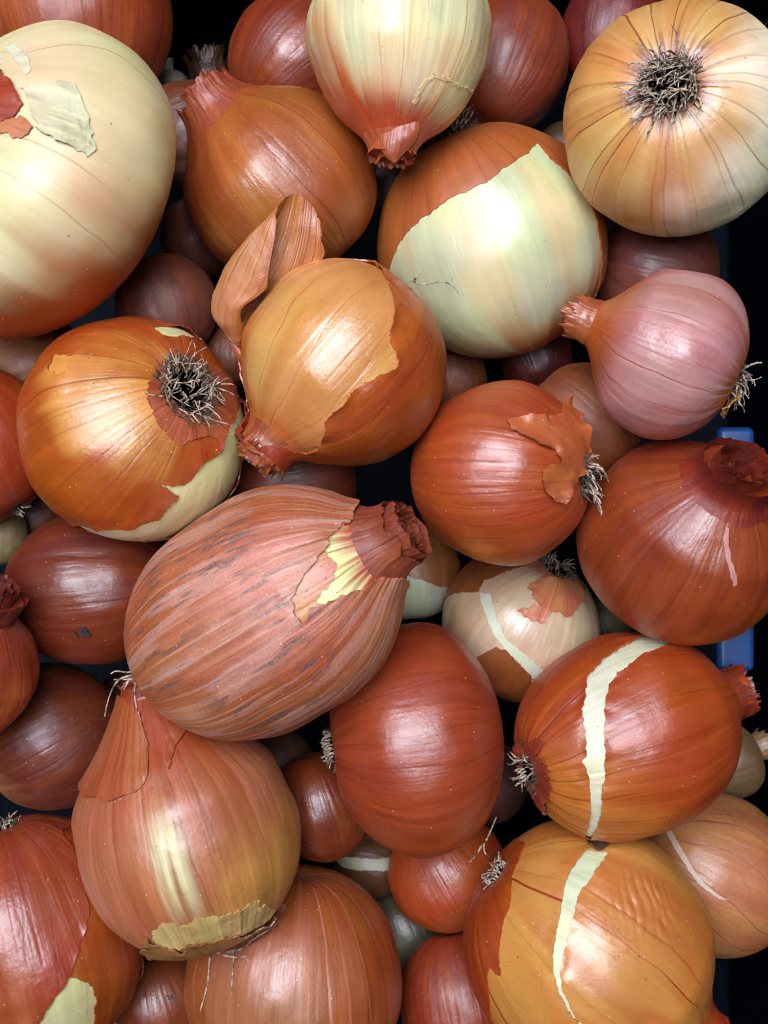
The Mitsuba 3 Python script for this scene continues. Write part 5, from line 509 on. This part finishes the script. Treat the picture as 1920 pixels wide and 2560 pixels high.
def roots(o, key, rng):
    """The root end: a dark plate with stubble, and the dry pale roots."""
    ro = o['roots']
    e1, e2, A = frame(o)
    M = np.stack([e1, e2, A])
    a, r, t = profile(o, 400)
    rp = ro['rp']
    half = len(a) // 2

    def foot(rr, ph):
        aa = np.interp(rr, r[:half], a[:half])
        return np.array([rr * np.cos(ph), rr * np.sin(ph), aa])

    comb = np.array([ro['comb'][0], -ro['comb'][1], 0.0])
    comb = M @ comb
    comb[2] *= 0.3
    # plate: a low rough dome
    k, m = 10, 28
    V = []
    for ir in range(k):
        for ip in range(m):
            rr = rp * 0.82 * ir / (k - 1)
            q = foot(rr, 2 * np.pi * ip / m)
            h = (1 - (ir / (k - 1)) ** 2) * rp * 0.28 + 0.0012 * (rng.random() - 0.3)
            q[2] -= h if ir < k - 1 else -0.001
            V.append(q)
    F = []
    for ir in range(k - 1):
        for ip in range(m):
            b, c = ir * m + ip, ir * m + (ip + 1) % m
            F += [(b, b + m, c + m), (b, c + m, c)]
    paths, radii = [], []
    for _ in range(ro['dark']):
        rr, ph = rp * math.sqrt(rng.random()) * 0.98, rng.random() * 2 * np.pi
        q = foot(rr, ph)
        n = np.array([np.cos(ph) * (0.2 + 0.9 * rr / rp), np.sin(ph) * (0.2 + 0.9 * rr / rp), -0.8]) + rng.normal(0, 0.45, 3)
        L = rng.uniform(0.0016, 0.0042)
        u = unit(n)
        bend = rng.normal(0, 0.0006, 3)
        s = np.linspace(0, 1, 4)
        q[2] -= rp * 0.12 * (1 - rr / rp)
        paths.append(q + s[:, None] * u * L + (s ** 2)[:, None] * bend)
        radii.append(rng.uniform(0.00022, 0.0005) * (1 - 0.7 * s))
    dome = trimesh.Trimesh(np.array(V), np.array(F), process=False)
    dark = trimesh.util.concatenate([dome, tubes(paths, radii, 4)]) if paths else dome
    dark.vertices = np.asarray(o['pos']) + dark.vertices @ M
    scene[key + '__root_plate'] = mikit.ply(dark, 'root_stub', smooth=False)
    paths, radii = [], []
    for _ in range(ro['n']):
        rr, ph = rp * math.sqrt(rng.random()) * 0.85, rng.random() * 2 * np.pi
        q = foot(rr, ph)
        L = ro['length'] * rng.uniform(0.45, 1.15)
        out = np.array([np.cos(ph), np.sin(ph), 0]) * (0.35 + 0.6 * rr / rp)
        v = unit(np.array([0, 0, -1.0]) + out * 0.6 + rng.normal(0, 0.3, 3))
        aside = rng.normal(0, 1, 3) * [1, 1, 0]
        goal = unit(comb * 1.6 + out * 0.35 + aside * 0.7 + np.array([0, 0, -0.1]))
        pts = [q]
        n = 11
        for i in range(n - 1):
            w = i / (n - 1)
            v = unit(v * 0.8 + goal * 0.34 * w ** 0.6 + rng.normal(0, 0.13, 3))
            nxt = pts[-1] + v * L / (n - 1)
            # stay outside the bulb and the plate
            lat = np.hypot(nxt[0], nxt[1])
            lim = np.interp(lat, r[:half], a[:half]) - 0.0012 - max(0, (1 - (lat / rp) ** 2)) * rp * 0.3
            if i > 1 and nxt[2] > lim and lat < o['R'] * 0.8:
                nxt[2] = lim
            pts.append(nxt)
        s = np.linspace(0, 1, n)
        paths.append(np.array(pts))
        radii.append(ro['thick'] * rng.uniform(0.00028, 0.00055) * (1 - 0.55 * s) * (1 + 0.18 * rng.standard_normal(n).clip(-1, 1)))
    if paths:
        pale = tubes(paths, radii, 6)
        pale.vertices = np.asarray(o['pos']) + pale.vertices @ M
        scene[key + '__root_hairs'] = mikit.ply(pale, 'root_fibre', smooth=True)
        labels[key + '__root_hairs'] = {'kind': 'stuff'}


def neck(o, key, rng):
    """Dry leaf bases round the neck: nested torn sheets, each a part."""
    ne = o['neck']
    e1, e2, A = frame(o)
    M = np.stack([e1, e2, A])
    n = ne['n']
    tip = o['Ln'] + o['ln']
    bx, by = o.get('bend', (0, 0))
    nid = row(ne['col'])
    for j in range(n):
        f = j / max(n - 1, 1)
        if j == 0:
            a0 = tip - 0.9 * o['rn']
            r0, r1, L = o['rn'], ne['r'], 0.9 * o['rn'] + ne['length'] * ne.get('cup', 0.22)
        else:
            r0 = ne['r'] * (0.95 - 0.72 * f)
            r1 = r0 * (1 + 0.05 * rng.standard_normal())
            a0, L = tip - 0.3 * o['rn'], 0.3 * o['rn'] + ne['length'] * ((0.42 + 0.25 * math.sin(3.1 * f) + 0.12 * rng.random()) if not ne.get('core') else (0.85 if j == 1 else 0.78 - 0.3 * f + 0.16 * rng.random()))
        m, k = 150, 16
        phi = np.linspace(-np.pi, np.pi, m + 1)
        c, s = np.cos(phi), np.sin(phi)
        seed = o['seed'] * 5.3 + j * 11.7
        ring = np.stack([c, s, 0 * c], -1)
        edge = (meshkit.fbm(ring * 2.2 + seed, 3, 6) - 0.5) * 2.2 + (meshkit.noise(ring * 14 + seed, 2) - 0.5) * 0.5 + (meshkit.noise(ring * 40 + seed, 5) - 0.5) * 0.45
        reach = np.clip(1 + ne['jag'] * edge, 0.25, 1.6)
        h = np.linspace(0, 1, k)
        hh = h[:, None] * reach[None]
        pts = np.stack([np.repeat(c[None], k, 0), np.repeat(s[None], k, 0), hh], -1)
        amp = 0.04 + 0.09 * f
        crum = (meshkit.fbm(pts * np.array([2.6, 2.6, 1.2]) + seed, 3, 7) - 0.5) * 2 * amp * (0.3 + h[:, None]) * 1.8
        pleat = (meshkit.noise(ring * 7 + seed, 12) - 0.5) * 0.10 + (meshkit.noise(ring * 20 + seed, 13) - 0.5) * 0.05
        crum = crum + pleat[None] * (0.3 + 0.9 * h[:, None])
        if j == 0:
            crum *= np.clip(h[:, None] * 1.5, 0, 1)
        rad = (r0 + (r1 - r0) * np.clip(hh, 0, 1.2) + r0 * ne['flare'] * np.clip(hh, 0, 1.3) ** 2 * (1 - 0.6 * f)) * (1 + crum)
        az = a0 + hh * L
        if j == 0:   # the outermost sheet lies on the bulb's own neck
            pa, pr, _ = profile(o, 600)
            q = np.argmax(pa)
            base = np.interp(az, pa[q // 2:q + 1], pr[q // 2:q + 1])
            over = np.clip((az - tip) / max(ne['length'], 1e-6), 0, 2)
            rad = base * (1 + 0.6 * crum * np.clip(h[:, None] * 2 - 0.6, 0, 1)) + 0.0005 * np.clip(h[:, None] * 5, -1, 1) + base * ne['flare'] * over
        kk = np.clip((az - 0.25 * o['Ln']) / (o['Ln'] + o['ln']), 0, None) ** 2
        P = np.stack([rad * c + bx * kk, rad * s + by * kk, az], -1)
        V = np.asarray(o['pos']) + P.reshape(-1, 3) @ M
        uv = np.stack([2 * nid + np.repeat(phi[None], k, 0).ravel() / (2 * np.pi) + 0.5, (0.62 + 0.3 * hh).ravel()], 1)
        uv[:, 1] += j * 0.013
        scene[number(key + '__neck_skin')] = mikit.ply(trimesh.Trimesh(V, grid_faces(k, m + 1), process=False), 'skin', smooth=True, uv=uv)


def sheet(o, key, sh, rng):
    """A loose piece of dry peel through a net of points."""
    from scipy.interpolate import RectBivariateSpline
    net = np.asarray(sh['net'], float)
    nr, nc = net.shape[:2]
    u, v = np.linspace(0, 1, nr), np.linspace(0, 1, nc)
    m, k = 70, 50
    U, W = np.linspace(0, 1, m), np.linspace(0, 1, k)
    G = np.stack([RectBivariateSpline(u, v, net[..., a], kx=min(3, nr - 1), ky=min(3, nc - 1))(U, W) for a in range(3)], -1)
    # torn edges: pull the border in by noise
    for e in range(2):
        for side in (0, -1):
            line = G[:, side].copy() if e else G[side].copy()
            inn = (G[:, 2 if side == 0 else -3] if e else G[2 if side == 0 else -3])
            w = meshkit.fbm(line * 420 + 3 * e + o['seed'], 3, 4)[:, None]
            new = line + (inn - line) * np.clip(w * 1.6 - 0.6, 0, 0.8)
            if e:
                G[:, side] = new
            else:
                G[side] = new
    nrm = np.cross(np.gradient(G, axis=0), np.gradient(G, axis=1))
    nrm /= np.maximum(np.linalg.norm(nrm, axis=-1, keepdims=True), 1e-12)
    G = G + nrm * ((meshkit.fbm(G * 90 + 5, 3, 2) - 0.5) * 0.0028)[..., None]
    rid = row(sh['col'])
    uu = 0.2 + 0.5 * np.repeat(U[:, None], k, 1)
    vv = 0.25 + 0.5 * np.repeat(W[None], m, 0)
    uv = np.stack([2 * rid + vv.ravel(), uu.ravel()], 1)
    scene[number(key + '__' + sh['name'])] = mikit.ply(trimesh.Trimesh(G.reshape(-1, 3), grid_faces(m, k), process=False), 'skin', smooth=True, uv=uv)


# ---------------------------------------------------------------- build the heap
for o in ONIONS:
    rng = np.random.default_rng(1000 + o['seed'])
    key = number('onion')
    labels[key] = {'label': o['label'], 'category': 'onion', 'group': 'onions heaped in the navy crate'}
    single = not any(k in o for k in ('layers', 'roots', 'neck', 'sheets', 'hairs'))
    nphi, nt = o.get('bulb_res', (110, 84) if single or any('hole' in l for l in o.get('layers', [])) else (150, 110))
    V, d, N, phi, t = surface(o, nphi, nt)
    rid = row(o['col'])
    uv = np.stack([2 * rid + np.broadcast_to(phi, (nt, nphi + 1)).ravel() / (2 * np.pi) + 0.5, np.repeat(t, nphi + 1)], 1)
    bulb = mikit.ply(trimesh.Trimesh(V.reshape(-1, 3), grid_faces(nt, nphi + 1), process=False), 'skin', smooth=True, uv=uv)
    if single:
        scene[key] = bulb
        continue
    scene[key + '__bulb'] = bulb
    for l in o.get('layers', []):
        m, luv = skin_sheet(o, l, rng)
        k = number(key + '__' + l['name'])
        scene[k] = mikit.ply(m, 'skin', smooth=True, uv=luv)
        if l['name'] not in ('outer_skin',):
            labels[k] = {'label': {'dried_scar': 'whitish crinkled dried scar', 'root_collar': 'reddish collar of thin skin round the roots'}.get(l['name'], l['name'].replace('_', ' ') + ' on the bulb')}
    if 'roots' in o:
        roots(o, key, rng)
    for h in o.get('hairs', []):
        p = smooth_path(h, 22)
        s = np.linspace(0, 1, 22)
        scene[number(key + '__root')] = mikit.ply(tubes([p], [0.00042 * (1 - 0.5 * s) * (1 + 0.15 * rng.standard_normal(22).clip(-1, 1))], 6), 'root_fibre', smooth=True)
    if 'neck' in o:
        neck(o, key, rng)
    for sh in o.get('sheets', []):
        sheet(o, key, sh, rng)

TABLE.append(mi.Float(np.array(ROWS, np.float32).ravel()))
